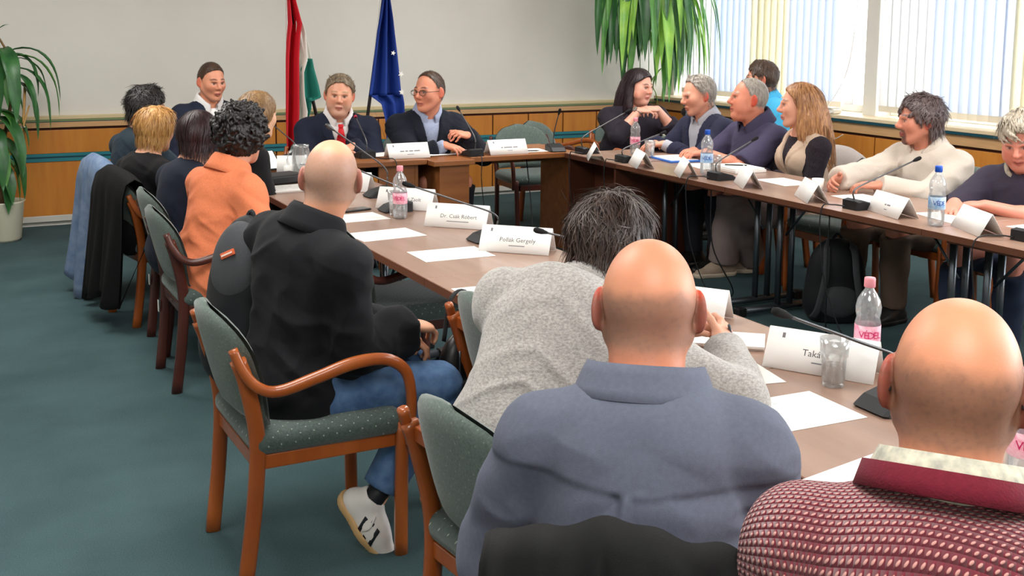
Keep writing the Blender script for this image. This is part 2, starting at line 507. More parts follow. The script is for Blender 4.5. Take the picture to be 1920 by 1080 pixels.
# back wall wainscot, built piece by piece
def wainscot_back(x0, x1):
    Y = YB
    struct('cap_rail', (x0, x1, Y-.045, Y, .862, .892), M_cap, wb, .004)
    struct('inlay_strip', (x0, x1, Y-.040, Y, .846, .862), M_green, wb)
    struct('groove_strip', (x0, x1, Y-.036, Y, .840, .846), M_teald, wb)
    struct('upper_band', (x0, x1, Y-.038, Y, .798, .840), M_band, wb)
    struct('shadow_gap', (x0, x1, Y-.012, Y, .776, .798), M_gap, wb)
    joints = [x0]
    while joints[-1]+1.16 < 3.6: joints.append(joints[-1]+1.16)
    joints.append(3.59)
    while joints[-1]+.387 < x1: joints.append(joints[-1]+.387)
    joints.append(x1)
    struct('panel_backing', (x0, x1, Y-.010, Y, .05, .776), M_gap, wb)
    for a, b in zip(joints[:-1], joints[1:]):
        if b-a < .05: continue
        struct('panel', (a+.006, b-.006, Y-.026, Y-.010, .588, .776), M_panel, wb, .003)
        struct('panel', (a+.006, b-.006, Y-.026, Y-.010, .085, .524), M_panel, wb, .003)
    struct('teal_strip', (x0, x1, Y-.034, Y, .564, .588), M_teal, wb)
    struct('groove_strip', (x0, x1, Y-.028, Y, .550, .564), M_teald, wb)
    struct('teal_strip', (x0, x1, Y-.034, Y, .524, .550), M_teal, wb)
wainscot_back(XL, XR-.02)
bb = struct('baseboard_back', (XL, XR, YB-.03, YB, .035, .085), M_base, None, .004)

# right wall: sill, its edge strip and panels under it
struct('sill_board', (XR-.22, XR+.24, YF, YB-.05, .895, .925), M_sill, wr, .005)
struct('sill_edge_strip', (XR-.215, XR-.19, YF, YB-.05, .875, .895), M_teald, wr)
struct('upper_band', (XR-.19, XR, YF, YB-.05, .795, .875), M_band, wr)
struct('shadow_gap', (XR-.165, XR, YF, YB-.05, .772, .795), M_gap, wr)
struct('panel_backing', (XR-.16, XR, YF, YB-.05, .05, .772), M_gap, wr)
y = YB-.06
while y > YF+.8:
    struct('panel', (XR-.178, XR-.16, y-.76+.006, y-.006, .588, .772), M_panel, wr, .003)
    struct('panel', (XR-.178, XR-.16, y-.76+.006, y-.006, .085, .524), M_panel, wr, .003)
    y -= .76
struct('teal_strip', (XR-.186, XR, YF, YB-.05, .564, .588), M_teal, wr)
struct('groove_strip', (XR-.18, XR, YF, YB-.05, .550, .564), M_teald, wr)
struct('teal_strip', (XR-.186, XR, YF, YB-.05, .524, .550), M_teal, wr)
struct('baseboard_right', (XR-.19, XR, YF, YB-.05, .0, .085), M_base, None, .004)

# windows: frame, mullions, panes
M_pane = mat_glass('window_glass', (1, 1, 1), .05)
for wi, (ya, yb) in enumerate(WIN):
    wn = empty('window_%d' % (wi+1), (XR+.2, (ya+yb)/2, .925)); wn['kind'] = 'structure'
    def part(name, y0, y1, z0, z1, m, t=.03):
        return boxobj(name, (-t, t, y0-(ya+yb)/2, y1-(ya+yb)/2, z0-.925, z1-.925), m, wn, .004 if t > .01 else 0)
    part('frame_bottom', ya, yb, .925, .99, M_frame); part('frame_top', ya, yb, 2.60, 2.66, M_frame)
    n = max(2, round((yb-ya)/1.25)); st = (yb-ya)/n
    for k in range(n+1):
        c = min(max(ya+k*st, ya+.03), yb-.03); part('mullion', c-.03, c+.03, .99, 2.60, M_frame)
    for k in range(n): part('pane', ya+k*st+.03, ya+(k+1)*st-.03, .99, 2.60, M_pane, .003)

# vertical blinds, one hanging in each bay in view
M_bl = [mat_blind('pale_blind_fabric', (206, 212, 222), .20), mat_blind('cream_blind_fabric', (218, 214, 196), .22), mat_blind('white_blind_fabric', (220, 220, 220), .24)]
M_blw = mat('blind_weight', (214, 206, 190), .7)
M_cord = mat('white_cord', (228, 224, 216), .6)
def blind(y0, y1, label, spec):
    root = empty('vertical_blind', (XR+.03, y0, .95)); tag(root, label, 'blind', 'vertical window blinds')
    boxobj('head_rail', (-.03, .03, 0, y1-y0, 1.62, 1.66), M_frame, root)
    n = int((y1-y0)/.09)
    ang0 = None
    me = {}
    for i in range(n):
        yy = y0+.045+i*.09
        a, mi = spec(yy)
        key = mi
        if key not in me:
            bm = bmesh.new()
            box(bm, -.0008, .0008, -.054, .054, .06, 1.62)
            me[key] = bpy.data.meshes.new('slat'); bm.to_mesh(me[key]); bm.free(); me[key].materials.append(M_bl[mi])
            bm = bmesh.new(); box(bm, -.0016, .0016, -.054, .054, .012, .06, .0008)
            mw = bpy.data.meshes.new('weight'); bm.to_mesh(mw); bm.free(); mw.materials.append(M_blw); me[(key, 'w')] = mw
        o = bpy.data.objects.new('slat', me[key]); COL.objects.link(o); o.parent = root
        o.location = (0, yy-y0, 0); o.rotation_euler = (0, 0, a)
        w = bpy.data.objects.new('weight', me[(key, 'w')]); COL.objects.link(w); w.parent = o
    return root
def spec1(y):
    if y > 9.0: return (.10, 2)
    if y > 8.45: return (.50, 0)
    if y > 7.95: return (.30, 1)
    return (.62, 0)
def spec2(y):
    if y > 6.25: return (.16, 2)
    if y > 5.72: return (.55, 0)
    if y > 5.52: return (.12, 0)
    if y > 5.0: return (.30, 1)
    return (.4, 0)
WIN_BLINDS = [blind(7.30, 9.62, 'pale vertical blind in the window bay beside the hanging plant', spec1),
              blind(2.95, 6.82, 'pale vertical blind in the long window bay behind the bearded man', spec2)]
# the loose end of the first blind, swung aside from the pier, and its pull cord
r = WIN_BLINDS[0]
P = np.array([[(XR-.02+.02*t, 7.27-.10*(1-t)-.10*v, 1.0+1.6*t) for v in np.linspace(0, 1, 3)] for t in np.linspace(0, 1, 8)])-np.array([XR+.03, 7.30, .95])
grid_mesh('slat', P, M_bl[2], r, .002)
tube('pull_cord', [Vector(p)-Vector((XR+.03, 7.30, .95)) for p in catmull([(XR-.04, 7.03, 2.5), (XR-.045, 7.05, 1.8), (XR-.05, 7.12, 1.3), (XR-.06, 7.3, 1.0), (XR-.07, 7.42, .935)], 5)], .004, M_cord, r, 6)

# ------------------------------------------------------------------ plants
def leaf_mat(name, c1, c2):
    m = mat(name, c1, .4, var=.1, vscale=14, rgb2=c2, stretch=(1, 1, .5), spec=.5)
    return m
M_leafs = [leaf_mat('deep_green_leaf', (52, 108, 50), (30, 78, 40)), leaf_mat('mid_green_leaf', (92, 150, 62), (58, 118, 52)), leaf_mat('bright_green_leaf', (150, 196, 72), (104, 164, 60))]
M_cane = mat('plant_cane', (116, 92, 60), .8, var=.2, vscale=40)
M_bamboo = mat('bamboo_stake', (206, 160, 96), .5, var=.1, vscale=20)
M_pot = mat('cream_pot', (224, 220, 198), .4)
M_soil = mat('soil', (52, 40, 32), .95, bump=.5, bscale=60)

def leaf(root, p0, d0, length, width, droop, m, seed, wave=.0, name='leaf'):
    r = random.Random(seed); n = 13
    p = np.array(p0, float); d = unit(d0); pts = [p.copy()]; ds = [d.copy()]
    for i in range(n-1):
        t = i/(n-1)
        d = unit(d+np.array((0, 0, -1.0))*droop*(.25+.9*t)/n*3+np.array([r.gauss(0, .02), r.gauss(0, .02), 0]))
        p = p+d*length/(n-1); pts.append(p.copy()); ds.append(d.copy())
    side0 = unit(np.cross(d0, (0, 0, 1)) if abs(unit(d0)[2]) < .97 else (math.cos(seed), math.sin(seed), 0))
    G = np.zeros((n, 5, 3))
    for i in range(n):
        t = i/(n-1); s = unit(side0-ds[i]*(side0@ds[i])); nn = np.cross(s, ds[i])
        w = width*(math.sin(PI*min(1, (t*.96+.04))**.75)**.8)*(1+wave*math.sin(t*17+seed))
        for j in range(5):
            u = j/2-1
            G[i, j] = pts[i]+s*w*.5*u+nn*(w*.16*u*u+wave*.35*w*math.sin(t*15+u*2+seed))
    return grid_mesh(name, G, m, root, .0012)

# tall dracaena in a cream pot
px, py = .40, 9.22
root = empty('potted_dracaena', (px, py, 0)); tag(root, 'tall floor dracaena tied to a bamboo stake in a cream pot', 'plant')
bm = bmesh.new()
lathe(bm, [(0, 0), (.11, 0), (.125, .02), (.155, .29), (.165, .305), (.158, .305), (.145, .28), (.145, .26), (0, .26)], 28)
pot = obj('pot', bm, M_pot, root, True)
bm = bmesh.new(); lathe(bm, [(.144, .268), (.07, .275), (0, .272)], 20); obj('soil', bm, M_soil, pot, True)
stem = catmull([(0, .02, .26), (.03, 0, .7), (.10, -.02, 1.05), (.13, -.03, 1.30), (.06, -.02, 1.48), (.0, 0, 1.58)], 6)
tube('cane', stem, [.017-.011*i/(len(stem)-1) for i in range(len(stem))], M_cane, root)
stem2 = catmull([(-.05, .0, .26), (-.06, 0, .6), (-.04, 0, .9), (-.07, 0, 1.15)], 6)
tube('cane', stem2, .014, M_cane, root)
tube('bamboo_stake', [(.165, -.06, .60), (.175, -.055, .9), (.20, -.05, 1.18)], .010, M_bamboo, root)
tube('bamboo_stake', [(.03, -.06, .26), (.15, -.075, .8), (.22, -.065, 1.02)], .006, M_bamboo, root)
tube('tie', [(.12+.035*math.cos(a), -.04+.03*math.sin(a), 1.12) for a in np.linspace(0, 6.28, 12)], .004, M_cord, root, 6)
tube('tie', [(.15+.035*math.cos(a), -.055+.03*math.sin(a), .86) for a in np.linspace(0, 6.28, 12)], .004, M_cord, root, 6)
rr = random.Random(3)
spots = [((.0, 0, 1.56), (.1, 0, 1), .12, .03, .3), ((.01, 0, 1.55), (.5, -.2, .6), .13, .03, .4), ((-.02, 0, 1.54), (-.4, 0, 1), .15, .03, .4),
         ((.10, -.02, 1.42), (.9, -.2, .45), .62, .085, 1.15), ((.11, -.02, 1.38), (.8, -.1, .25), .66, .085, 1.3), ((.12, -.03, 1.30), (.8, -.3, .1), .6, .08, 1.5),
         ((.10, -.02, 1.36), (1, .1, .35), .50, .05, 1.2), ((.03, 0, 1.46), (-.3, -.4, .3), .75, .12, 1.7), ((.02, 0, 1.46), (-.8, -.1, .35), .7, .11, 1.3), ((.0, .0, 1.44), (-.6, .3, .2), .72, .11, 1.5),
         ((.05, 0, 1.44), (.1, -.6, .2), .72, .12, 1.8), ((.06, .0, 1.4), (-.2, -.7, .15), .6, .11, 1.8), ((.09, -.02, 1.18), (-.5, -.5, .2), .42, .06, 1.4), ((.1, 0, 1.2), (.6, -.4, .1), .55, .08, 1.8),
         ((-.07, 0, 1.15), (-.2, -.4, .9), .42, .09, .7), ((-.07, 0, 1.13), (.6, -.3, .6), .40, .08, .9), ((-.06, 0, 1.12), (-.7, -.1, .6), .42, .09, .9), ((-.06, 0, 1.1), (.1, -.7, .4), .5, .09, 1.3),
         ((-.05, 0, .95), (.8, -.3, .5), .46, .09, 1.1), ((-.05, 0, .92), (.5, -.6, .3), .62, .12, 1.4), ((-.05, 0, .9), (-.6, -.4, .4), .6, .12, 1.2), ((-.05, 0, .85), (.2, -.8, .2), .6, .12, 1.5),
         ((-.05, 0, .75), (.7, -.5, .2), .58, .12, 1.5), ((-.05, 0, .7), (-.3, -.7, .3), .55, .12, 1.3), ((-.05, 0, .65), (.9, -.2, .1), .45, .1, 1.6), ((-.05, 0, .6), (.3, -.7, .1), .48, .11, 1.6)]
spots += [((.11, -.02, 1.40-.05*k), (math.cos(k*2.1)*.7+.25, -.3+math.sin(k*1.7)*.5, .2), .42, .085, 1.5) for k in range(6)]+[((-.04, 0, .98-.07*k), (math.cos(k*1.9)*.8, -.6, .3), .42, .11, 1.3) for k in range(7)]
for i, (p, d, L, w, dr) in enumerate(spots):
    leaf(root, p, d, L, w*.95, dr*2.2 if i > 2 else dr, M_leafs[0 if i % 4 else 1], i*7+1, .10)

# hanging plant in the corner, its basket above the frame
hx, hy, hz = 6.05, 9.30, 2.08
root = empty('hanging_plant', (hx, hy, hz)); tag(root, 'bushy hanging plant with long drooping green leaves in the corner', 'plant')
bm = bmesh.new(); lathe(bm, [(0, -.12), (.09, -.12), (.14, -.02), (.16, .06), (.15, .06), (.13, 0), (0, .0)], 20)
obj('hanging_pot', bm, M_pot, root, True)
tube('bracket', [(0, 0, .06), (.0, .0, .45), (.0, .43, .45)], .008, mat('dark_metal', (40, 40, 42), .4, .8), root)
rr = random.Random(11)
for i in range(130):
    a = rr.uniform(-PI, PI); side = math.cos(a)
    inner = i % 3 == 0
    L = rr.uniform(.9, 1.6) if side < .35 else rr.uniform(.8, 1.5)
    w = rr.uniform(.09, .14) if side < .3 else rr.uniform(.04, .07)
    hor = rr.uniform(.0, .15)+(.16 if side > .3 else 0)
    d = (math.cos(a)*hor, math.sin(a)*hor*.55-.12, rr.uniform(.0, .3))
    m = M_leafs[rr.choice([0, 0, 1, 1, 2] if side < .3 else [1, 2, 2, 2, 1])]
    leaf(root, (math.cos(a)*.05, math.sin(a)*.05-.02, .02), d, L, w, rr.uniform(2.6, 4.5), m, i*5+2, rr.uniform(.04, .16))
for i, (dx, L) in enumerate(((.28, 1.05), (.34, 1.15), (.20, 1.12), (-.12, 1.1), (.12, 1.2), (.02, 1.15), (-.2, 1.0))):
    ln = catmull([(0, -.02, .0), (dx*.6, -.06, .05), (dx, -.08, -.35), (dx+.02, -.08, -L+.2)], 5)
    st = tube('runner', ln, .004, M_leafs[1], root, 5)
    for k in range(3): leaf(root, ln[-1-k*4], (rr.uniform(-.5, .5), rr.uniform(-.5, .2), -.4), .26, .05, 1.6, M_leafs[2 if dx > 0 else 0], 300+i*9+k, .05)

# ------------------------------------------------------------------ flags
M_pole = mat('dark_flag_pole', (38, 32, 30), .4)
M_gold = mat('gold_thread', (222, 184, 74), .5)
def fx(p): return 2.46+(p-545)*.00439
def fz(y): return 1.82-y*.00411
FY = 8.62
def cloth_sheet(name, rows, m, root, ph, folds=2.2, depth=.055):
    """rows: (image row, left, right) measured on the cloth, turned into a hanging sheet with real folds"""
    ys = [r[0] for r in rows]; G = []
    for t in np.linspace(ys[0], ys[-1], 34):
        l = np.interp(t, ys, [r[1] for r in rows]); r_ = np.interp(t, ys, [r[2] for r in rows])
        row = []
        for u in np.linspace(0, 1, 15):
            x = fx(l+(r_-l)*u); k = min(1, (t-ys[0])/120+.25)
            row.append((x, FY-depth*k*math.sin(folds*2*PI*u+ph+t*.004)-.02*u, fz(t)))
        G.append(row)
    G = np.array(G)-np.array(root.location)
    return grid_mesh(name, G, m, root, .003)
M_red = mat('flag_red', (200, 22, 40), .75, bump=.1, bscale=300); M_fwhite = mat('flag_white', (232, 230, 222), .75, bump=.1, bscale=300); M_fgreen = mat('flag_green', (30, 118, 104), .75, bump=.1, bscale=300)
M_blue = mat('flag_blue', (14, 50, 132), .75, bump=.1, bscale=300)
def stand(root, top, foot):
    a = np.array(foot)-np.array(root.location); b = np.array(top)-np.array(root.location)
    tube('pole', [a, b], .014, M_pole, root, 10)
    bm = bmesh.new(); lathe(bm, [(0, 0), (.16, 0), (.16, .02), (.05, .05), (.022, .12), (0, .12)], 24)
    o = obj('base', bm, M_pole, root, True); o.location = (a[0], a[1], 0)
r = empty('tricolour_flag', (2.75, 8.66, 0)); tag(r, 'red, white and green flag hanging from a leaning pole', 'flag')
stand(r, (2.44, 8.66, 1.98), (2.86, 8.66, .1))
cloth_sheet('red_stripe', [(-60, 541, 550), (0, 542, 554), (45, 542, 564), (70, 539, 560), (110, 536, 558), (180, 534, 558), (210, 533, 558), (285, 533, 553)], M_red, r, 0, 1.3)
cloth_sheet('white_stripe', [(38, 557, 566), (60, 556, 572), (110, 556, 574), (135, 557, 566), (180, 557, 567), (210, 557, 572), (285, 552, 566)], M_fwhite, r, 1.2, 1.0, .04)
cloth_sheet('white_stripe', [(40, 560, 566), (70, 563, 575), (108, 570, 583), (115, 572, 583)], M_fwhite, r, .6, .8, .03)
cloth_sheet('green_stripe', [(110, 572, 584), (130, 563, 587), (160, 564, 594), (184, 566, 598), (190, 566, 582)], M_fgreen, r, .4, 1.2, .045)
cloth_sheet('green_stripe', [(184, 566, 582), (205, 570, 580), (225, 568, 574), (285, 564, 574)], M_fgreen, r, 2.2, .8, .04)
r = empty('blue_starred_flag', (3.16, 8.66, 0)); tag(r, 'dark blue flag with gold stars hanging from a leaning pole', 'flag')
stand(r, (3.27, 8.66, 1.98), (2.98, 8.66, .1))
cloth_sheet('flag_cloth', [(-60, 722, 728), (0, 718, 731), (60, 706, 739), (110, 699, 746), (160, 692, 752), (184, 688, 755)], M_blue, r, .2, 2.4)
cloth_sheet('flag_cloth', [(182, 690, 755), (190, 702, 756), (200, 714, 757), (230, 720, 757), (275, 721, 757)], M_blue, r, .2, 2.0)
def star(bm, c, R, rot):
    vs = []
    for k in range(10):
        a = rot+PI*k/5; q = R if k % 2 == 0 else R*.42
        vs.append(bm.verts.new((c[0]+q*math.sin(a), c[1], c[2]+q*math.cos(a))))
    f = bm.faces.new(vs)
    e = bmesh.ops.extrude_face_region(bm, geom=[f])
    for v in e['geom']:
        if isinstance(v, bmesh.types.BMVert): v.co.y += .003
for (x, y, R, rot) in ((739, 262, .040, .2), (748, 141, .028, .5), (749, 176, .026, 0), (733, 100, .022, .3)):
    bm = bmesh.new(); star(bm, (fx(x)-r.location.x, FY-.075-r.location.y, fz(y)), R, rot); obj('star', bm, M_gold if y > 200 else M_fwhite, r)

# ------------------------------------------------------------------ chairs
M_cw = mat('honey_beech', (172, 92, 38), .32, var=.10, vscale=10, stretch=(1, 1, .25), coat=.4, rgb2=(144, 68, 26))
M_cw2 = mat('dark_stained_beech', (74, 34, 26), .35, var=.1, vscale=10, stretch=(1, 1, .25), coat=.3)
M_fs = mat_dots('grey_green_seat_fabric', (66, 80, 76), (150, 158, 146), ('X', 'Y'), 24, .075)
M_fb = mat_dots('grey_green_back_fabric', (84, 98, 92), (126, 136, 126), ('Y', 'Z'), 24, .06)
M_tagw = mat('white_tag', (224, 222, 216), .6)

def chair_meshes():
    parts = []
    # seat pad: rounded, slightly wider at the front
    n = 9; bm = bmesh.new()
    box(bm, -.235, .245, -.245, .245, .395, .475, .035, seg=4)
    for v in bm.verts:
        v.co.y *= 1.0+.10*v.co.x; 
        if v.co.z > .45: v.co.z += .012*(1-(v.co.x/.25)**2)*(1-(v.co.y/.25)**2)
    parts.append(('seat', bm, 'fs', True))
    # backrest pad: curved round the sitter, arched top
    nu, nv = 21, 13; F = np.zeros((nv, nu, 3)); B = np.zeros((nv, nu, 3))
    for i in range(nv):
        t = i/(nv-1); th = t
        hw = .255*(1-.16*(1-t)**2)
        hw = hw*math.sqrt(max(0.0, 1-max(0, (t-.45)/.55)**2.6)*.9+.1*(1-t)) if t > .45 else hw
        hw = max(hw, .02)
        for j in range(nu):
            u = j/(nu-1)*2-1; y = hw*u; z = .485+.345*t
            x = -.225-.085*t+.26*y*y/.255
            e = (1-abs(u)**3)*(1-abs(2*t-1)**4); th_ = .006+.026*math.sqrt(max(e, 0))
            F[i, j] = (x+th_, y, z); B[i, j] = (x-th_, y, z)
    V = np.concatenate([F.reshape(-1, 3), B.reshape(-1, 3)]); o = nu*nv
    idx = np.arange(o).reshape(nv, nu)
    q = np.stack([idx[:-1, :-1], idx[:-1, 1:], idx[1:, 1:], idx[1:, :-1]], -1).reshape(-1, 4)
    rim = list(idx[0, :])+list(idx[1:, -1])+list(idx[-1, -2::-1])+list(idx[-2:0, 0])
    side = np.array([(b_, a_, a_+o, b_+o) for a_, b_ in zip(rim, rim[1:]+rim[:1])])
    parts.append(('backrest', npmesh('backrest', V, np.concatenate([q, q[:, ::-1]+o, side])), 'fb', True))
    for s in (-1, 1):
        bm = bmesh.new()                      # rear leg, running up behind the pad
        sweep(bm, catmull([(-.255, s*.205, 0), (-.225, s*.215, .25), (-.215, s*.222, .45), (-.245, s*.235, .62), (-.27, s*.24, .70)], 5), .016, .024, 8, (1, 0, 0), .7)
        bmesh.ops.recalc_face_normals(bm, faces=bm.faces); parts.append(('rear_leg', bm, 'w', True))
        bm = bmesh.new()                      # bent arm, from the back round to the front leg
        pth = catmull([(-.285, s*.245, .735), (-.262, s*.258, .675), (-.225, s*.270, .625), (-.165, s*.280, .605), (-.05, s*.285, .632), (.06, s*.287, .660), (.16, s*.285, .658), (.225, s*.280, .615), (.248, s*.275, .54), (.25, s*.270, .44), (.248, s*.268, .37)], 5)
        m_ = len(pth); sweep(bm, pth, [.020-.006*abs(2*i/(m_-1)-1) for i in range(m_)], .015, 8, (0, s, .2), .75)
        bmesh.ops.recalc_face_normals(bm, faces=bm.faces); parts.append(('arm', bm, 'w', True))
        bm = bmesh.new()
        sweep(bm, catmull([(.232, s*.225, 0), (.232, s*.232, .25), (.235, s*.240, .44)], 5), .017, .021, 8, (1, 0, 0), .7)
        bmesh.ops.recalc_face_normals(bm, faces=bm.faces); parts.append(('front_leg', bm, 'w', True))
    bm = bmesh.new()
    box(bm, -.215, .235, -.225, -.203, .355, .40, .004); box(bm, -.215, .235, .203, .225, .355, .40, .004)
    box(bm, .212, .235, -.225, .225, .355, .40, .004); box(bm, -.225, -.203, -.225, .225, .355, .40, .004)
    parts.append(('seat_frame', bm, 'w', False))
    bm = bmesh.new(); box(bm, -.265, -.245, -.24, .24, .655, .695, .004)
    parts.append(('back_rail', bm, 'w', False))
    return parts
CH = {}
def chair(loc, deg, label, group=None, wood=None, seatf=None, backf=None):
    wood = wood or M_cw
    if not CH:
        for k, (nm, b, w, sm) in enumerate(chair_meshes()):
            if not isinstance(b, bpy.types.Mesh):
                me = bpy.data.meshes.new(nm); b.normal_update(); b.to_mesh(me); b.free(); b = me
            if sm: b.polygons.foreach_set('use_smooth', [True]*len(b.polygons))
            CH[k] = (nm, b, w)
    r = empty('armchair', (loc[0], loc[1], 0), math.radians(deg)); tag(r, label, 'chair', group)
    for k in range(len(CH)):
        nm, me, w = CH[k]
        key = (k, wood.name); mm = {'w': wood, 'fs': M_fs, 'fb': M_fb}[w]
        if key not in CHM:
            c = me.copy(); c.materials.clear(); c.materials.append(mm); CHM[key] = c
        o = bpy.data.objects.new(nm, CHM[key]); COL.objects.link(o); o.parent = r
    return r
CHM = {}

# ------------------------------------------------------------------ tables
M_top = mat('rose_beige_laminate', (160, 130, 114), .26, var=.05, vscale=7, stretch=(1.5, .2, 1), spec=.5, rgb2=(146, 116, 100))
M_edge = mat('brown_table_edge', (104, 62, 42), .45)
M_steel = mat('grey_steel', (92, 98, 104), .35, .85)
M_black = mat('black_plastic', (20, 20, 22), .45)
def folding_table(x0, x1, y0, y1, label, group):
    cx, cy = (x0+x1)/2, (y0+y1)/2
    r = empty('conference_table', (cx, cy, 0)); tag(r, label, 'table', group)
    hx, hy = (x1-x0)/2, (y1-y0)/2-.002
    t = boxobj('table_top', (-hx+.004, hx-.004, -hy, hy, .714, .74), M_top, r, .002)
    boxobj('edge_band', (-hx, -hx+.004, -hy, hy, .71, .739), M_edge, t); boxobj('edge_band', (hx-.004, hx, -hy, hy, .71, .739), M_edge, t)
    boxobj('apron', (-hx+.05, hx-.05, -hy+.10, hy-.10, .69, .714), M_edge, r)
    for s in (-1, 1):
        y = s*(hy-.10)
        for x in (-.045, .045):
            tube('leg_column', [(x+.02, y, .04), (x+.02, y, .69)], .019, M_steel, r, 10, .014, (1, 0, 0), .7)
        bm = bmesh.new(); sweep(bm, [(-hx+.06, y, .03), (hx-.06, y, .03)], .022, .018, 10, (0, 0, 1), .7); bmesh.ops.recalc_face_normals(bm, faces=bm.faces)
        ft = obj('foot_bar', bm, M_steel, r, True)
        for x in (-hx+.06, hx-.06): boxobj('foot_cap', (x-.03, x+.03, y-.026, y+.026, 0, .052), M_black, ft, .006)
        boxobj('top_bracket', (-.20, .24, y-.022, y+.022, .672, .69), M_black, r, .003)
        tube('brace', [(0.02, y, .45), (.02, y-s*.22, .69)], .007, M_steel, r, 8)
    return r
LX0, LX1 = 1.54, 2.24
for k, (a, b) in enumerate(((.60, 2.31), (2.31, 3.71), (3.71, 5.11), (5.11, 6.50))):
    folding_table(LX0, LX1, a, b, ['laminate table holding the drinking glass, in front of the red knit sweater', 'laminate table in front of the man in the grey sweater', 'laminate table holding the pink-capped bottle and two name cards', 'laminate table with cups and a black case, in front of the blonde women'][k], 'tables of the row with the empty inner side')
RX0, RX1 = 3.97, 4.68
for k, (a, b) in enumerate(((2.25, 3.67), (3.67, 5.12), (5.12, 6.28))):
    folding_table(RX0, RX1, a, b, ['laminate table in front of the grey-haired man writing', 'laminate table in front of the bearded man in the beige shirt', 'laminate table with the blue folder, in front of the man in the blazer'][k], 'tables of the row along the windows')

M_desk = mat('walnut_desk', (150, 94, 52), .38, var=.10, vscale=6, stretch=(.4, 3, 3), rgb2=(128, 76, 40))
M_deskd = mat('dark_walnut', (84, 46, 32), .4, var=.1, vscale=6, stretch=(3, 3, .4))
def desk(name, x0, x1, y0, y1, label, panels, m=None, group=None, zt=.74):
    m = m or M_desk
    r = empty(name, ((x0+x1)/2, (y0+y1)/2, 0)); tag(r, label, 'desk', group); cx, cy = r.location.x, r.location.y
    boxobj('desk_top', (x0-cx, x1-cx, y0-cy, y1-cy, zt-.035, zt), m, r, .004)
    for (nm, a, b, c, d, z0, z1) in panels: boxobj(nm, (a-cx, b-cx, c-cy, d-cy, z0, z1), m, r, .003)
    return r
desk('head_desk', 1.56, 2.93, 7.00, 7.62, 'brown wooden desk with panel front before the man in the red tie',
     [('front_panel', 2.60, 2.86, 7.05, 7.07, 0, .705), ('side_panel', 2.86, 2.885, 7.05, 7.55, 0, .705), ('side_panel', 1.60, 1.62, 7.05, 7.55, 0, .705), ('back_panel', 1.62, 2.6, 7.30, 7.32, .25, .705)])
desk('head_desk', 2.935, 3.24, 6.90, 7.60, 'narrow brown wooden desk pedestal before the man in glasses',
     [('front_panel', 2.99, 3.21, 6.93, 6.95, 0, .70), ('side_panel', 3.19, 3.21, 6.95, 7.55, 0, .70), ('side_panel', 2.99, 3.01, 6.95, 7.55, 0, .70)], zt=.735)
desk('head_table', 3.245, 4.10, 6.98, 7.58, 'thin brown table top before the empty chair at the head of the room',
     [('side_panel', 4.07, 4.09, 7.1, 7.5, 0, .70), ('back_rail', 3.25, 4.07, 7.48, 7.5, .62, .70)])
desk('corner_desk', 3.97, 4.68, 6.285, 6.96, 'dark brown desk at the corner of the window row',
     [('side_panel', 3.99, 4.66, 6.31, 6.33, 0, .70), ('side_panel', 3.99, 4.66, 6.92, 6.94, 0, .70), ('back_panel', 4.2, 4.22, 6.33, 6.92, .12, .70)], M_deskd)
# the corner desk carries the same laminate as the row beside it
boxobj('writing_surface', (3.975-4.325, 4.675-4.325, 6.29-6.6225, 6.955-6.6225, .74, .742), M_top, bpy.data.objects['corner_desk'])
boxobj('modesty_panel', (4.3-4.325, 4.32-4.325, 6.34-6.6225, 6.92-6.6225, .1, .7), M_deskd, bpy.data.objects['corner_desk'])

GL = 'grey-green padded armchairs'
chair((.99, 3.375), 1, 'grey-green armchair with honey wood under the man in jeans and sneakers', GL)
_ca = chair((1.145, 5.245), 0, 'grey-green armchair under the person in the apricot shirt', GL, M_cw2)
_cb = chair((1.20, 5.835), 0, 'grey-green armchair under the woman with plum hair', GL, M_cw2)
chair((1.12, 6.50), 10, 'armchair under the short-haired blonde woman, hung with a black coat', GL)
chair((1.10, 7.12), 8, 'armchair under the dark-haired person in glasses, hung with a denim jacket', GL)
chair((1.76, 4.56), 0, 'empty grey-green armchair pushed under the row with the pink-capped bottle', GL, M_cw2)
chair((1.76, 3.10), 0, 'empty grey-green armchair pushed in beside the grey sweater, black bag on it', GL)
chair((1.27, 2.24), 6, 'grey-green armchair under the man in the grey sweater', GL)
chair((.98, 1.46), 50, 'armchair under the man in the slate blue shirt, hung with a dark jacket', GL)
chair((1.09, .93), 36, 'armchair under the man in the wine-red knit sweater', GL)
chair((4.24, 7.95), -94, 'empty dark armchair standing behind the thin head table', GL, M_cw2)
chair((1.76, 8.38), -80, 'armchair under the man in the open white shirt', GL)
chair((2.50, 7.86), -98, 'armchair under the man with the red tie', GL)
chair((3.18, 7.74), -94, 'armchair under the man in glasses at the head desk', GL)
chair((4.64, 8.22), -62, 'empty pale armchair turned aside near the back wall panels', GL)
chair((5.28, 8.12), -98, 'armchair under the woman with long dark hair', GL)
chair((5.05, 7.38), 84, 'empty armchair with its back to the corner desk', GL)
chair((5.08, 6.64), 182, 'armchair under the man in the indigo blazer', GL)
chair((5.10, 6.06), 178, 'armchair under the man in the purple shirt', GL)
chair((5.90, 6.98), 165, 'armchair under the man in the bright blue shirt', GL)
chair((5.02, 5.72), 172, 'armchair under the woman in the beige vest', GL)
chair((4.93, 5.18), 180, 'empty armchair between the beige vest and the bearded man', GL)
chair((5.16, 4.66), 182, 'armchair under the bearded man in the beige shirt', GL)
chair((5.10, 3.90), 186, 'armchair under the silver-haired man in the polo', GL)

for _c in (_ca, _cb):          # inventory stickers on the far rear legs
    bm = bmesh.new(); box(bm, -.2545, -.2525, .196, .222, .28, .335, 0); o = obj('inventory_sticker', bm, M_tagw, _c)

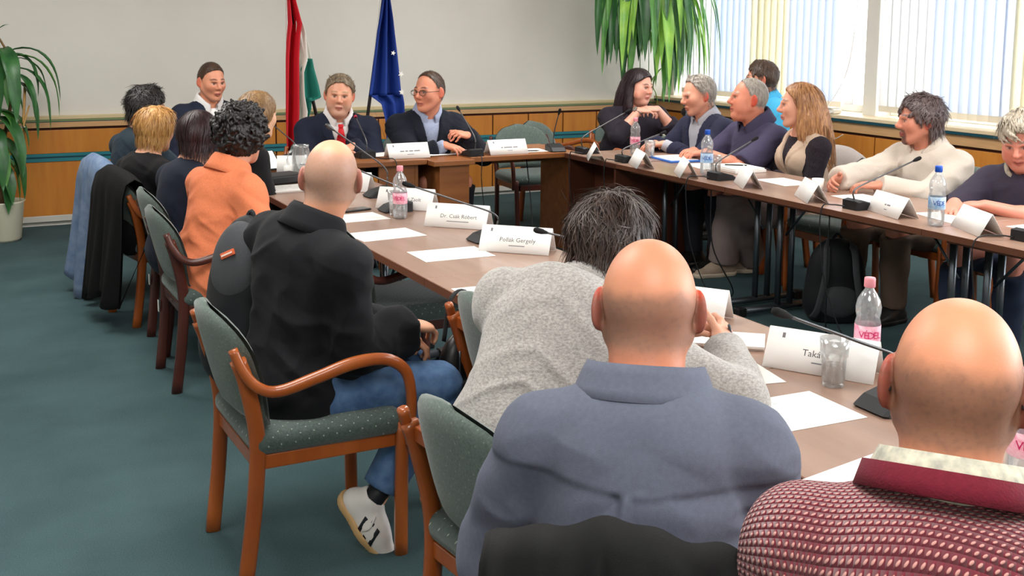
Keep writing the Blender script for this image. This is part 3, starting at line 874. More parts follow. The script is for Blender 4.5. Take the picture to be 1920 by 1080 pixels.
# ------------------------------------------------------------------ people
M_skin = mat_attr('skin', .48, .08, 260)
M_eyeglass = mat_glass('spectacle_lens', (.96, .97, .98), .15)
M_dark_frame = mat('dark_spectacle_frame', (36, 26, 26), .35)
def hair_mat(name, c, c2):
    return mat(name, c, .42, var=.2, vscale=26, rgb2=c2, stretch=(3, 3, .6), bump=.35, bscale=110, spec=.5)
def cloth(name, c, var=.06, bump=.15, bscale=420, sheen=.03, rough=.85, rgb2=None, vscale=120):
    return mat(name, c, rough, var=var, vscale=vscale, bump=bump, bscale=bscale, sheen=sheen, rgb2=rgb2, spec=.25)

def rot2(v, ax, an):
    ax = unit(ax); v = np.array(v, float)
    return v*math.cos(an)+np.cross(ax, v)*math.sin(an)+ax*(ax@v)*(1-math.cos(an))

def ik(S, W, a, b, hint):
    S = np.array(S, float); W = np.array(W, float); v = W-S; d = np.linalg.norm(v)
    if d > (a+b)*.995: W = S+v/d*(a+b)*.995; v = W-S; d = np.linalg.norm(v)
    u = v/d; x = (d*d+a*a-b*b)/(2*d); h = math.sqrt(max(a*a-x*x, 0))
    hp = np.array(hint, float); hp = unit(hp-u*(hp@u))
    return S+u*x+hp*h, W

class Body: pass

def skeleton(p):
    B = Body(); s = p.get('s', 1.0); B.s = s; g = p.get
    a = math.radians(g('face', 0)); B.f = np.array([math.cos(a), math.sin(a), 0]); B.l = np.array([-math.sin(a), math.cos(a), 0]); up = np.array([0, 0, 1.])
    B.o = np.array([p['hip'][0], p['hip'][1], 0.])
    stand = g('stand', 0)
    hz = (.92*s if stand else g('seat', .46)+.095*s); B.hz = hz
    B.pel = B.o+up*hz
    le = math.radians(g('lean', 4)); sd = math.radians(g('side', 0)); tw = math.radians(g('twist', 0))
    def rt(v): return rot2(rot2(v, B.l, le), B.f, -sd)
    def rt0(v): return rot2(rot2(v, B.l, le*.45), B.f, -sd*.5)
    u0, u = rt0(up), rt(up)
    hunch = math.radians(g('hunch', 8)); 
    tl = g('tor', 1.0); B.wa = B.pel+u0*.17*s*tl
    B.ch = B.wa+u*.19*s*tl
    u2 = rot2(u, B.l, hunch); B.u, B.u2 = u, u2
    B.nb = B.ch+u2*.165*s*tl                      # base of the neck
    B.fc = rot2(rt(B.f), u, tw); B.lc = np.cross(u, B.fc)
    w = g('wide', 1.0); B.w = w
    shr = g('shrug', 0)
    B.sh = [B.nb-u2*(.085-shr)*s+sg*B.lc*.176*s*w+B.fc*g('round', .0)*s for sg in (1, -1)]   # left, right
    hy, hp, hr = [math.radians(v) for v in g('head', (g('face', 0), 0, 0))]
    hf = np.array([math.cos(hy)*math.cos(hp), math.sin(hy)*math.cos(hp), -math.sin(hp)])
    hl = np.array([-math.sin(hy), math.cos(hy), 0]); hu = np.cross(hf, hl)
    hl, hu = rot2(hl, hf, hr), rot2(hu, hf, hr)
    B.H = np.stack([hf, hl, hu])
    B.hs = s*g('hsc', 1.0)
    nd = unit(u2*.8+up*.5+hf*.10+B.f*g('neckf', .15))
    B.hc = B.nb+nd*.165*s*g('neckl', 1.0)+np.array(g('hoff', (0, 0, 0)))*1.0  # head centre
    def loc(q): return B.o+B.f*q[0]+B.l*q[1]+up*q[2]
    def ldir(q): return unit(B.f*q[0]+B.l*q[1]+up*q[2])
    B.arm = []
    for i, key in enumerate(('lh', 'rh')):
        sg = 1 if i == 0 else -1
        h = g(key, dict(at=(.30, sg*.12, hz+.08), d=(.7, -sg*.6, -.1), n=(0, 0, -1), curl=.5))
        hint = ldir(h.get('hint', (-.35, sg*.75, -.75)))
        E, W = ik(B.sh[i], loc(h['at']), .285*s, .25*s, hint)
        d = ldir(h.get('d', (1, 0, 0))); n = ldir(h.get('n', (0, 0, -1))); n = unit(n-d*(n@d))
        B.arm.append(dict(S=B.sh[i], E=E, W=W, d=d, n=n, curl=h.get('curl', .4), sg=sg))
    B.leg = []
    for i, key in enumerate(('lf', 'rf')):
        sg = 1 if i == 0 else -1
        ft = g(key, dict(at=((.06 if stand else .44), sg*.12, .085)))
        J = B.pel+sg*B.l*.09*s-up*.01
        hint = ldir(ft.get('hint', (1.0, sg*.12, .7) if not stand else (1, 0, 0)))
        K, A = ik(J, loc(ft['at']), .43*s, .42*s, hint)
        B.leg.append(dict(J=J, K=K, A=A, yaw=ft.get('yaw', 0), pitch=ft.get('pitch', 0)))
    return B

def torso_prims(B, G, fit, p, low=True):
    s, w = B.s, B.w; g = p.get; b = g('belly', 0); bu = g('bust', 0)
    A = np.stack([B.fc, B.lc, B.u]); A0 = np.stack([B.f, B.l, unit(B.wa-B.pel)])
    k = .06*s
    if low: G.ell(B.pel, np.array([.130, .178*g('hipw', 1), .125])*s+fit+g('_pel', 0), A0, k)
    G.ell(B.wa+B.f*b*.4, np.array([.118+b, (.148+b*.7)*w, .17])*s+fit, A, k)
    G.ell(B.ch+B.fc*.005, np.array([.118, .160*w, .165])*s+fit, A, k)
    if bu:
        for sg in (1, -1): G.ell(B.ch-B.u*.015*s+B.fc*.085*s+sg*B.lc*.075*s, np.array([.062, .07, .07])*s*bu+fit, A, .04)
    A2 = np.stack([B.fc, B.lc, B.u2])
    G.ell(B.nb-B.u2*.075*s-B.fc*.012*s, np.array([.085, .150*w, .072])*s+fit, A2, .05)
    for i in (0, 1):
        G.cone(B.nb-B.u2*.012*s-B.fc*.012*s, .048*s+fit*.7, B.nb+(B.sh[i]-B.nb)*.88, .048*s+fit, .035)
        if not p.get('_bare_sh'): G.ell(B.sh[i], np.array([.058, .056, .058])*s+fit, A2, .035)

def arm_prims(B, G, i, fit, upto=None, k=.03, loose=0.0):
    """upto: None = to the wrist; (0..1) = that share of the upper arm; (1..2) = forearm"""
    s = B.s; a = B.arm[i]; S, E, W = a['S'], a['E'], a['W']
    ru, re, rw = .056*s+fit, .045*s+fit, .033*s+fit
    if upto is not None and upto <= 1:
        C = S+(E-S)*upto; d = unit(E-S)
        G.cone(S, ru, C+d*.03, re+fit*.4+loose, k, cut=[(C, d)])
        return
    G.cone(S, ru, E, re, k)
    t = (upto-1) if upto else 1.0
    C = E+(W-E)*t; d = unit(W-E)
    G.cone(E, re, C+d*.02, rw+(re-rw)*(1-t)+loose, k*.6, cut=[(C+d*.004, d)])

def leg_prims(B, G, fit, flare=0.0, k=.04, p_short=.01):
    s = B.s
    for L in B.leg:
        G.cone(L['J'], .092*s+fit, L['K'], .062*s+fit, k)
        d = unit(L['A']-L['K']); C = L['A']-d*p_short
        mid = L['K']+(L['A']-L['K'])*.45
        G.cone(L['K'], .060*s+fit, mid, .056*s+fit+flare*.4, k*.6)
        G.cone(mid, .056*s+fit+flare*.4, C+d*.03, .044*s+fit+flare, k*.6, cut=[(C, d)])

def bounds(pts, pad):
    P = np.array(pts); return P.min(0)-pad, P.max(0)+pad

def finish(name, V, Q, B, m, parent, col=None):
    V = V-np.array(B.root.location)
    me = npmesh(name, V, Q)
    if col is not None:
        a = me.color_attributes.new('Col', 'FLOAT_COLOR', 'POINT')
        a.data.foreach_set('color', np.ascontiguousarray(col, dtype=np.float32).ravel())
    return link(name, me, m, parent, True)

def lin(c): return np.array(srgb(*c)[:3])

def head_prims(B, G, p):
    hs = B.hs; H = B.H; c = B.hc; g = p.get
    def q(x, y, z): return c+(H[0]*x+H[1]*y+H[2]*z)*hs
    jw, fat, nose = g('jaw', 1.0), g('fat', 0.0), g('nose', 1.0)
    e = lambda x, y, z, r, k=.02, op='add': G.ell(q(x, y, z), np.array(r)*hs, H, k*hs, op)
    cn = lambda a, ra, b, rb, k=.012: G.cone(q(*a), ra*hs, q(*b), rb*hs, k*hs)
    e(-.014, 0, .034, (.099, .077, .088), 0)
    e(-.032, 0, .008, (.078, .072, .075), .03)
    e(.030, 0, -.030, (.064, (.060+fat*.5)*jw, .085), .035)
    for sg in (1, -1):
        cn((-.008, sg*.056*jw, -.045), .022, (.058, sg*.022*jw, -.094), .018+fat*.4, .03)
        e(.057, sg*.043, -.016, (.024, .022+fat*.3, .026), .035)
        cn((.078, sg*.040, .026), .011, (.089, sg*.010, .022), .011, .014)
        if fat: e(.05, sg*.045, -.055, (.03, .024+fat, .034), .025)
        e(.094, sg*.031, .006, (.014, .016, .0105), .012, 'sub')
        e(.0735, sg*.031, .006, (.0135, .0145, .0125), .004)
        cn((.097, sg*.010*nose, -.026), .0085*nose, (.100, sg*.007, -.026), .008*nose, .008)
        # ears
        A = np.stack([unit(H[0]*.86-H[1]*sg*.52), unit(H[1]*sg*.86+H[0]*.52), unit(H[2]-H[0]*.15)])
        es = g('ears', 1.0)
        G.ell(q(-.016, sg*.086, -.002), np.array([.021, .0075, .034])*hs*es, A, .006*hs)
        G.ell(q(-.010, sg*.083, -.026), np.array([.010, .007, .012])*hs*es, A, .006*hs)
        G.ell(q(-.006, sg*.096, .002), np.array([.011, .006, .019])*hs*es, A, .004*hs, 'sub')
    e(.070, 0, -.102, (.020, .022*jw, .017), .022)
    if fat: e(.03, 0, -.105, (.05, .05, .03), .03)
    cn((.088, 0, .018), .0090, (.112, 0, -.018), .0115*nose, .010)
    G.cone(q(.114, 0, -.021), .0115*hs*nose, q(.100, 0, -.028), .010*hs*nose, .006*hs)
    cn((.0885, .017, -.0585), .0065, (.0955, 0, -.056), .0075, .006); cn((.0885, -.017, -.0585), .0065, (.0955, 0, -.056), .0075, .006)
    cn((.0865, .014, -.068), .007, (.0925, 0, -.0695), .0085, .006); cn((.0865, -.014, -.068), .007, (.0925, 0, -.0695), .0085, .006)
    nk = g('neck', 1.0)
    G.cone(q(-.022, 0, -.055), .052*hs*nk, B.nb-B.u2*.01*B.s, .062*B.s*nk, .03)
    G.cone(q(-.042, 0, -.05), .046*hs*nk, B.nb-B.u2*.02*B.s-B.fc*.02*B.s, .055*B.s*nk, .03)

def head_local(B, V):
    return ((V-B.hc)@B.H.T)/B.hs

def skin_colors(B, V, p):
    base = lin(p.get('skin', (214, 160, 132))); n = len(V); col = np.ones((n, 4)); 
    w = wob(V*1.0, 5, 40, 2)[:, None]
    C = base*(1+.06*w)
    q = head_local(B, V); x, y, z = q.T
    inh = (np.abs(q) < .16).all(1)
    def blend(mask, c, a): 
        m = (np.clip(mask, 0, 1)*a)[:, None]*inh[:, None]
        return C*(1-m)+lin(c)*m
    sm = lambda v, a, b: np.clip((v-a)/(b-a), 0, 1)
    red = tuple(int(v) for v in (min(255, p.get('skin', (214, 160, 132))[0]*1.0), p.get('skin', (214, 160, 132))[1]*.72, p.get('skin', (214, 160, 132))[2]*.68))
    C = blend(np.exp(-((x-.075)**2+(np.abs(y)-.042)**2+(z+.025)**2)/.0006), red, .25)          # cheeks
    C = blend(np.exp(-((x-.112)**2+y**2+(z+.022)**2)/.0003), red, .3)
    C = blend(sm(np.abs(y), .079, .086), (200, 74, 54), p.get('earred', .55))  # ears
    st = p.get('stubble')                     # clipped hair on back and sides of a shaved head
    if st:
        amt, cst, ztop = st
        nz = wob(V, 9, 55, 3)*.014
        band = sm(ztop+nz-z-.35*np.maximum(x, 0), -.012, .016)*sm(z+nz*.6, -.085, -.055)*sm(.045-x, 0, .03)
        C = blend(band, cst, amt)
        C = blend(band*sm(wob(V, 19, 420, 2), .1, .6), cst, amt*.45)
    nr = p.get('neckred')
    if nr:
        C = blend(sm(-z, .055, .10)*sm(.04-x, 0, .03), (196, 104, 78), nr); C = blend(np.exp(-((x+.05)**2+y**2*.8+(z-.09)**2)/.0035), (204, 116, 84), nr*.7)
    be = p.get('beard')
    if be:
        amt, cst, kind = be
        zone = sm(x, .0, .03)*sm(-z, .034, .052)
        if kind == 'goatee': zone = sm(x, .062, .074)*sm(-z, .034, .044)*sm(.036-np.abs(y), 0, .01)
        C = blend(zone, cst, amt)
    lips = np.exp(-(((z+.0635)/.0095)**4+(y/.0245)**4))*sm(x, .078, .084)
    C = blend(lips, p.get('lip', (176, 88, 82)), .8)
    C = blend(np.exp(-((z+.0632)/.0026)**2)*sm(.024-np.abs(y), 0, .004)*sm(x, .08, .085), (86, 36, 36), .8)
    br = np.exp(-(((z-.0305-.006*np.cos((np.abs(y)-.03)*60))/.0052)**4+((np.abs(y)-.033)/.021)**6))*sm(x, .055, .065)
    C = blend(br, p.get('brow', (88, 62, 46)), .85)
    ex = np.sqrt((np.abs(y)-.031)**2+((z-.006)*1.0)**2)
    eyew = np.exp(-(((np.abs(y)-.031)/.0150)**4+((z-.006)/.0058)**4))*sm(x, .068, .074)
    C = blend(eyew, (196, 176, 164), .8)
    C = blend((np.exp(-(ex/.0064)**6))*sm(x, .07, .076), (54, 40, 34), .95)
    lid = np.exp(-((z-.0128)/.0030)**2)*sm(.016-np.abs(np.abs(y)-.031), 0, .004)*sm(x, .066, .072)
    C = blend(lid, (84, 50, 42), .75)
    col[:, :3] = np.clip(C, 0, 1)
    return col

def make_body(B, p):
    rh = p.get('rhead', .0045); parts = []
    pts = [B.hc+B.H.T@np.array(v)*.15*B.hs for v in ((1, 0, 0), (-1, 0, 0), (0, 1, 0), (0, -1, 0), (0, 0, 1), (0, 0, -1))]+[B.nb-B.u2*.10+B.fc*.05, B.nb+B.lc*.1, B.nb-B.lc*.1]
    lo, hi = bounds(pts, .012); G = Sdf(lo, hi, rh)
    head_prims(B, G, p)
    if p.get('chestskin'):
        A2 = np.stack([B.fc, B.lc, B.u2])
        G.ell(B.nb-B.u2*.055*B.s-B.fc*.0*B.s, np.array([.088, .15*B.w, .078])*B.s, A2, .05)
        for i in (0, 1): G.cone(B.nb, .048*B.s, B.sh[i], .05*B.s, .03)
    G.clip(lambda X, Y, Z: -((X-B.nb[0])*B.u2[0]+(Y-B.nb[1])*B.u2[1]+(Z-B.nb[2])*B.u2[2])-.085)
    parts.append(G.nets())
    for i in (0, 1):
        a = B.arm[i]; s = B.s
        if p.get('noarm'): continue
        ends = [a['E'], a['W'], a['W']+a['d']*.2*s, a['W']+a['n']*.1*s]
        bare = p.get('bare', 0)
        if bare: ends.append(a['S'])
        lo, hi = bounds(ends, .07*s); G = Sdf(lo, hi, .0042 if p.get('rhead', .0045) < .005 else .005)
        W, d, n, sg = a['W'], a['d'], a['n'], a['sg']; th = np.cross(d, n)*(-1 if sg > 0 else 1)
        if bare: G.cone(a['S'], .054*s, a['E'], .043*s, 0)
        G.cone(a['E'], .043*s, a['E']+(W-a['E'])*.35, .044*s, .02); G.cone(a['E']+(W-a['E'])*.35, .044*s, W, .030*s, .02, flat=(n, .85))
        G.ell(W+d*.048*s, np.array([.056, .042, .019])*s, np.stack([d, th, n]), .016)
        G.ell(W+d*.035*s+th*.028*s+n*.006*s, np.array([.035, .018, .016])*s, np.stack([unit(d+th*.3), th, n]), .012)
        for fi, (off, bs, L) in enumerate(((.031, .088, .072), (.0105, .092, .080), (-.0105, .088, .074), (-.030, .078, .058))):
            pt = W+(d*bs+th*off)*s; dd = unit(d+th*off*2.2); r0 = .0092-.0004*fi; cu = a['curl']*(1+.08*fi)
            G.cone(pt-d*.025*s, .010*s, pt, .0098*s, .006)
            for sgm, (fr, ca) in enumerate(((.46, .7), (.30, 1.0), (.24, .8))):
                dd = rot2(dd, np.cross(dd, n), cu*ca); e = pt+dd*L*fr*s
                G.cone(pt, (r0-.0008*sgm)*s, e, (r0-.0008*(sgm+1))*s, .0022); pt = e
        pt = W+(d*.028+th*.034)*s; dd = unit(th*.62+d*.70+n*.25)
        for L, r0, bend in ((.042, .0115, 0), (.032, .0098, .35), ):
            dd = unit(dd+d*bend+n*bend*a['curl']*.8); e = pt+dd*L*s; G.cone(pt, r0*s, e, (r0-.0016)*s, .005); pt = e
        parts.append(G.nets())
    # the trunk and legs under the clothes
    lo, hi = bounds([B.pel, B.nb, B.sh[0], B.sh[1]]+[L[k] for L in B.leg for k in 'JKA'], .2); G = Sdf(lo, hi, .020)
    torso_prims(B, G, -.018, p)
    s = B.s
    for i in (0, 1):
        a = B.arm[i]; G.cone(a['S'], .044*s, a['E'], .038*s, .02); G.cone(a['E'], .036*s, a['W'], .027*s, .02)
        L = B.leg[i]; G.cone(L['J'], .074*s, L['K'], .046*s, .03); G.cone(L['K'], .046*s, L['A'], .034*s, .03)
    parts.append(G.nets())
    V, Q = join_islands(parts)
    return finish('body', V, Q, B, M_skin, B.root, skin_colors(B, V, p))

def make_top(B, p, t, name, m, fit, sleeve=None, res=.009, vneck=None, wr=.0045, seed=1, hem=-.10, body=True, loose=.0, sl_only=False, scoop=None, lapel=0, frq=15, yoke=0):
    s = B.s
    lo, hi = bounds([B.pel-B.u*.14*s, B.nb, B.sh[0], B.sh[1], B.arm[0]['E'], B.arm[1]['E'], B.arm[0]['W'], B.arm[1]['W'], B.wa+B.f*.12, B.wa-B.f*.12], .14*s+fit)
    G = Sdf(lo, hi, res)
    torso_prims(B, G, fit, dict(p, _bare_sh=(sleeve == 0), _pel=.016))
    if hem is not None:
        c = B.pel+np.array([0, 0, hem*s])
        G.clip(lambda X, Y, Z: c[2]-Z+0*X+0*Y)
    if sleeve != 0:
        for i in (0, 1): arm_prims(B, G, i, fit, sleeve if not isinstance(sleeve, tuple) else sleeve[i], loose=loose)
    # neck hole
    nk = p.get('neck', 1.0)
    G.cone(B.nb-B.u2*.03*s, (scoop or .052)*s*nk, B.nb+B.u2*.12*s+B.fc*.02*s, ((scoop or .06)+.01)*s*nk, .008, 'sub')
    if vneck:
        z0, wv = vneck          # depth below the neck base, half-width at the top
        base = B.nb
        def wedge(X, Y, Z):
            dx, dy, dz = X-base[0], Y-base[1], Z-base[2]
            y = np.abs(dx*B.lc[0]+dy*B.lc[1]+dz*B.lc[2]); z = dx*B.u[0]+dy*B.u[1]+dz*B.u[2]; x = dx*B.fc[0]+dy*B.fc[1]+dz*B.fc[2]
            wz = wv*s*np.clip((z+z0*s)/(z0*s), 0, 1.15)
            d = np.maximum(y-wz, -x-.0*s); d = np.maximum(d, -(z+z0*s))
            return -d
        G.clip(wedge)
    V, Q = G.nets()
    V = relax(V, Q, 1, .4)
    N = normals_of(V, Q)
    # creases: broad folds plus finer wrinkles gathered at elbows, armpits and waist
    amp = np.full(len(V), .55)
    for i in (0, 1):
        for J, r in ((B.arm[i]['E'], .10), (B.sh[i]-B.u*.09*s, .11)):
            amp += 1.0*np.exp(-((V-J)**2).sum(1)/(r*s)**2)
    amp += .6*np.exp(-((V-B.wa)@B.u/.10)**2)
    f1 = wob(V*np.array([1, 1, .8]), seed, frq, 2); f2 = wob(V+.02*f1[:, None], seed+7, frq*2.1, 2)
    ridge = 1-2*np.abs(f2)
    # long pulls running from the shoulders and across the back
    rel = V-B.nb; yy = rel@B.lc; zz = rel@B.u; sl = .55*np.abs(yy)+zz
    f3 = wob(np.stack([sl*2.2+.6*f1*.02, yy*.55, rel@B.fc*.6], 1), seed+13, frq*1.1, 2)
    pull = np.maximum(0, 1-np.abs(f3)*1.8)*np.clip(.6+f1, 0, 1)
    d = wr*(f1*.9+ridge*.5*amp+pull*1.1)
    if yoke:
        bk = np.clip(-(rel@B.fc)/.03, 0, 1); st = np.clip((zz+.125*s-.10*np.abs(yy))/.010, 0, 1)
        pl = np.exp(-((yy-.018+.10*(zz+.12))/.007)**2)-.7*np.exp(-((yy-.034+.10*(zz+.12))/.008)**2)
        d = d+bk*(.0045*st+.0075*pl*(1-st)*np.clip(1+(zz+.12)/.22, 0, 1))
    if lapel:
        rel = V-B.nb; y = np.abs(rel@B.lc); z = rel@B.u; x = rel@B.fc; z0, wv = vneck
        wz = wv*s*np.clip((z+z0*s)/(z0*s), 0, 1.15); e = y-wz
        lw = .062*s*np.clip((z+z0*s)/(z0*s*.7), 0, 1)
        d = d+.006*((e > -.004) & (e < lw) & (x > 0) & (z > -z0*s))
    V = V+N*d[:, None]
    o = finish(name, V, Q, B, m, B.root)
    if t == 'knit':            # stitch coordinates: round the body or the sleeve, and along it
        me = o.data; W = V
        uv = np.zeros((len(V), 3)); rel = W-B.wa
        top_ = np.clip((W-B.nb)@B.u2/s+.16, 0, .16)/.16
        uv[:, 0] = rel@B.lc; uv[:, 1] = rel@B.u+top_*(rel@B.fc)*.9
        uv[:, 1] += .55*np.clip(np.abs((W-B.nb)@B.lc)-.16*s*B.w, 0, 1)*0
        for i in (0, 1):
            a = B.arm[i]; out = np.clip(((W-B.nb)@(B.lc*a['sg']))-.150*s*B.w, 0, 1)
            dwn = np.clip(-((W-B.sh[i])@B.u), -.06, 1)*(out > .0)
            uv[:, 0] += a['sg']*(dwn+.06)*np.clip(out/.03, 0, 1)*.35
        at = me.attributes.new('stitch', 'FLOAT_VECTOR', 'POINT'); at.data.foreach_set('vector', uv.astype(np.float32).ravel())
    return o

def make_trousers(B, p, m, fit=.012, flare=0.0, res=.012, seed=3, wr=.004):
    s = B.s
    lo, hi = bounds([B.pel]+[L[k] for L in B.leg for k in 'JKA'], .20*s); G = Sdf(lo, hi, res)
    A0 = np.stack([B.f, B.l, unit(B.wa-B.pel)])
    G.ell(B.pel, np.array([.132, .180*p.get('hipw', 1), .13])*s+fit, A0, .05)
    leg_prims(B, G, fit, flare, p_short=p.get('short', .01))
    c = B.pel+B.u*.10*s
    G.clip(lambda X, Y, Z: (X-c[0])*B.u[0]+(Y-c[1])*B.u[1]+(Z-c[2])*B.u[2])
    V, Q = G.nets(); V = relax(V, Q, 1, .4); N = normals_of(V, Q)
    amp = np.full(len(V), .5)
    for L in B.leg:
        amp += 1.1*np.exp(-((V-L['K'])**2).sum(1)/(.12*s)**2)+.9*np.exp(-((V-L['J'])**2).sum(1)/(.12*s)**2)+.8*np.exp(-((V-L['A'])**2).sum(1)/(.1*s)**2)
    f1 = wob(V, seed, 16, 2); f2 = wob(V+.02*f1[:, None], seed+5, 34, 2)
    V = V+N*(wr*(f1*.8+(1-2*np.abs(f2))*.7*amp))[:, None]
    return finish('trousers', V, Q, B, m, B.root)

def make_collar(B, p, m, parent, r=(.074, .077), open_=.35, h=.042, fall=.05, tilt=.18, name='collar', drop=0.0, stand=True):
    s = B.s*p.get('neck', 1.0); u = unit(B.u2+B.fc*tilt); f = unit(B.fc-u*(B.fc@u)); l = np.cross(u, f)
    c = B.nb+u*(.026)*s-B.fc*.012*s-u*drop
    prof = [(.004, -.022), (.0, 0), (-.003, h*.6), (-.001, h), (.006, h*1.02), (.013, h*.6), (.022, h*.6-fall*.6), (.030, h*.6-fall)] if stand else [(.0, -.015), (-.004, .004), (-.002, .016), (.004, .016), (.008, .0), (.012, -.015)]
    G = np.zeros((41, len(prof), 3))
    for i in range(41):
        a = open_+(2*PI-2*open_)*i/40; fr = max(0, math.cos(a))
        for j, (dr, dz) in enumerate(prof):
            pt = (dz-.045*fr**2*(1.0 if j < 4 else 1.15)-(.018*fr**4 if j > 5 else 0))*s
            k = 1+.10*fr
            G[i, j] = c+f*(r[0]+dr)*s*k*math.cos(a)+l*(r[1]+dr)*s*math.sin(a)+u*pt
    return grid_mesh(name, G-np.array(B.root.location), m, parent, .003)

def make_hair(B, p, h):
    hs = B.hs; H = B.H; rh = p.get('rhair', .005); c = B.hc
    def q(x, y, z): return c+(H[0]*x+H[1]*y+H[2]*z)*hs
    t = h.get('t', .012); pts = [q(*v) for v in ((.15, 0, 0), (-.16, 0, 0), (0, .13, 0), (0, -.13, 0), (0, 0, .165), (0, 0, -.12))]
    for lk in h.get('locks', []): pts += [q(*v[:3]) for v in lk]
    lo, hi = bounds(pts, .03); G = Sdf(lo, hi, rh)
    tt = h.get('tt', t)
    G.ell(q(-.014, 0, .034), (np.array([.099, .077, .088])+np.array([t, t, tt]))*hs, H, 0)
    G.ell(q(-.032, 0, .006), (np.array([.079, .073, .078])+t)*hs, H, .03*hs)
    for (x, y, z, r) in h.get('puffs', []): G.ell(q(x, y, z), np.array(r if hasattr(r, '__len__') else (r, r, r))*hs, H, .02*hs)
    line = h.get('line', [(.20, .105), (.085, .072), (.055, .055), (.03, .030), (.005, .008), (-.03, -.006), (-.06, -.04), (-.09, -.06), (-.2, -.06)])
    zs = [v[0] for v in line][::-1]; xs = [v[1] for v in line][::-1]
    nape = h.get('nape', -.075)
    def cut(X, Y, Z):
        dx, dy, dz = X-c[0], Y-c[1], Z-c[2]
        x = (dx*H[0][0]+dy*H[0][1]+dz*H[0][2])/hs; z = (dx*H[2][0]+dy*H[2][1]+dz*H[2][2])/hs
        a = np.interp(z, zs, xs)
        return np.maximum(np.maximum(x-a, nape-z)*hs*.8, -1)
    G.clip(cut)
    if h.get('ears', 1):
        for sg in (1, -1): G.ell(q(-.004, sg*.088, -.012), np.array([.022, .022, .034])*hs, H, .008*hs, 'sub')
    rs = np.random.RandomState(h.get('seed', 1))
    for lk in h.get('locks', []):
        pth = catmull([v[:3] for v in lk], 4); rad = np.interp(np.linspace(0, 1, len(pth)), np.linspace(0, 1, len(lk)), [v[3] for v in lk])
        for a in range(len(pth)-1): G.cone(q(*pth[a]), rad[a]*hs, q(*pth[a+1]), rad[a+1]*hs, .012*hs)
    nt, ln, rr_, lift = h.get('tufts', (0, .04, .008, .3))
    swirl = np.array(h.get('swirl', (-.4, 0, -1.0))); zmin = h.get('tz', -.02)
    for i in range(nt):
        v = unit(rs.normal(size=3)); v[2] = abs(v[2])*1.0 if rs.rand() < .75 else v[2]
        b = np.array([-.014, 0, .034])+v*(np.array([.099, .077, .088])+t*.6)
        if b[2] < zmin or b[0] > np.interp(b[2], zs, xs)+.005: continue
        d = unit(swirl+rs.normal(size=3)*h.get('mess', .45)); d = unit(d-v*(d@v)+v*lift*rs.rand())
        d1 = unit(d-v*.45)
        e1 = b+d*ln*.55*(.6+.8*rs.rand()); e2 = e1+d1*ln*.5
        G.cone(q(*b), rr_*hs, q(*e1), rr_*.85*hs, .006); G.cone(q(*e1), rr_*.85*hs, q(*e2), rr_*.25*hs, .004)
    for i in range(h.get('wisps', 0)):
        v = unit(rs.normal(size=3)); v[2] = abs(v[2])
        b = np.array([-.014, 0, .034])+v*(np.array([.099, .077, .088])+t*.8)
        if b[2] < zmin or b[0] > np.interp(b[2], zs, xs): continue
        d = unit(swirl*.6+rs.normal(size=3)*.5); d = unit(d-v*(d@v)+v*.55*rs.rand()); e1 = b+d*ln*.5; e2 = e1+unit(d-v*.2)*ln*.5
        G.cone(q(*b), .004*hs, q(*e1), .0032*hs, .002); G.cone(q(*e1), .0032*hs, q(*e2), .0016*hs, .001)
    for i in range(h.get('curls', 0)):
        v = unit(rs.normal(size=3)); b = np.array([-.018, 0, .032])+v*(np.array([.099, .077, .088])+t)*rs.uniform(.95, 1.10)
        if b[2] < h.get('cz', -.06)-.02*rs.rand() or b[0] > np.interp(b[2], zs, xs)+.012: continue
        r0 = rs.uniform(.010, .020); w = unit(rs.normal(size=3)); e = np.cross(v, w)
        for k in range(4):
            a0, a1 = k*1.5, (k+1)*1.5
            G.cone(q(*(b+r0*(w*math.cos(a0)+e*math.sin(a0)))), .0085*hs, q(*(b+r0*(w*math.cos(a1)+e*math.sin(a1))+v*.003)), .0075*hs, .003)
    V, Q = G.nets()
    if len(V) == 0: return None
    N = normals_of(V, Q); L = head_local(B, V)
    fl = h.get('strand', .0022); an = np.arctan2(L[:, 1], L[:, 0]+.02); rad = np.hypot(L[:, 0]+.02, L[:, 1])
    w = wob(L, 4, 30, 2)
    d = fl*(np.sin(an*58+5*w+L[:, 2]*12)*.6+np.sin(an*121+9*w-L[:, 2]*20)*.4)*np.clip(rad/.05, 0, 1)+h.get('rough', .003)*wob(L, h.get('seed', 1)+3, 45, 2)
    V = V+N*(d*hs)[:, None]
    ns = h.get('ns', 900)
    if ns:                     # loose strands lying on the mass of hair, joined to it
        rs = np.random.RandomState(h.get('seed', 1)+50); i0 = rs.randint(0, len(V), ns); P = head_local(B, V[i0]); Nn = (N[i0])@H.T
        keep = (Nn[:, 2] > -.75); P, Nn = P[keep], Nn[keep]; ns = len(P)
        Ls = h.get('sl', .05)*(.6+.8*rs.rand(ns)); n = 7; crown = np.array([-.05, 0, .125])
        jit = rs.normal(size=(ns, 3))*h.get('sj', .25); lift = h.get('slift', .10)*rs.rand(ns)**2; pts = [P.copy()]; nrm = [Nn.copy()]; ce = np.array([-.014, 0, .034])
        for k in range(n-1):
            rel = P-ce; Ne = rel/np.array([.099, .077, .088])**2; Ne /= np.maximum(np.linalg.norm(Ne, axis=1, keepdims=True), 1e-9)
            Nk = np.where((P[:, 2] > -.03)[:, None], Ne*.7+Nn*.3, Nn*np.array([1, 1, .1])); Nk /= np.maximum(np.linalg.norm(Nk, axis=1, keepdims=True), 1e-9)
            fl_ = (P-crown); fl_ /= np.linalg.norm(fl_, axis=1, keepdims=True)
            fl_ = fl_*h.get('radial', .7)+swirl*.5+jit+np.where(P[:, 2] < 0, 1, 0)[:, None]*np.array([0, 0, -.6])
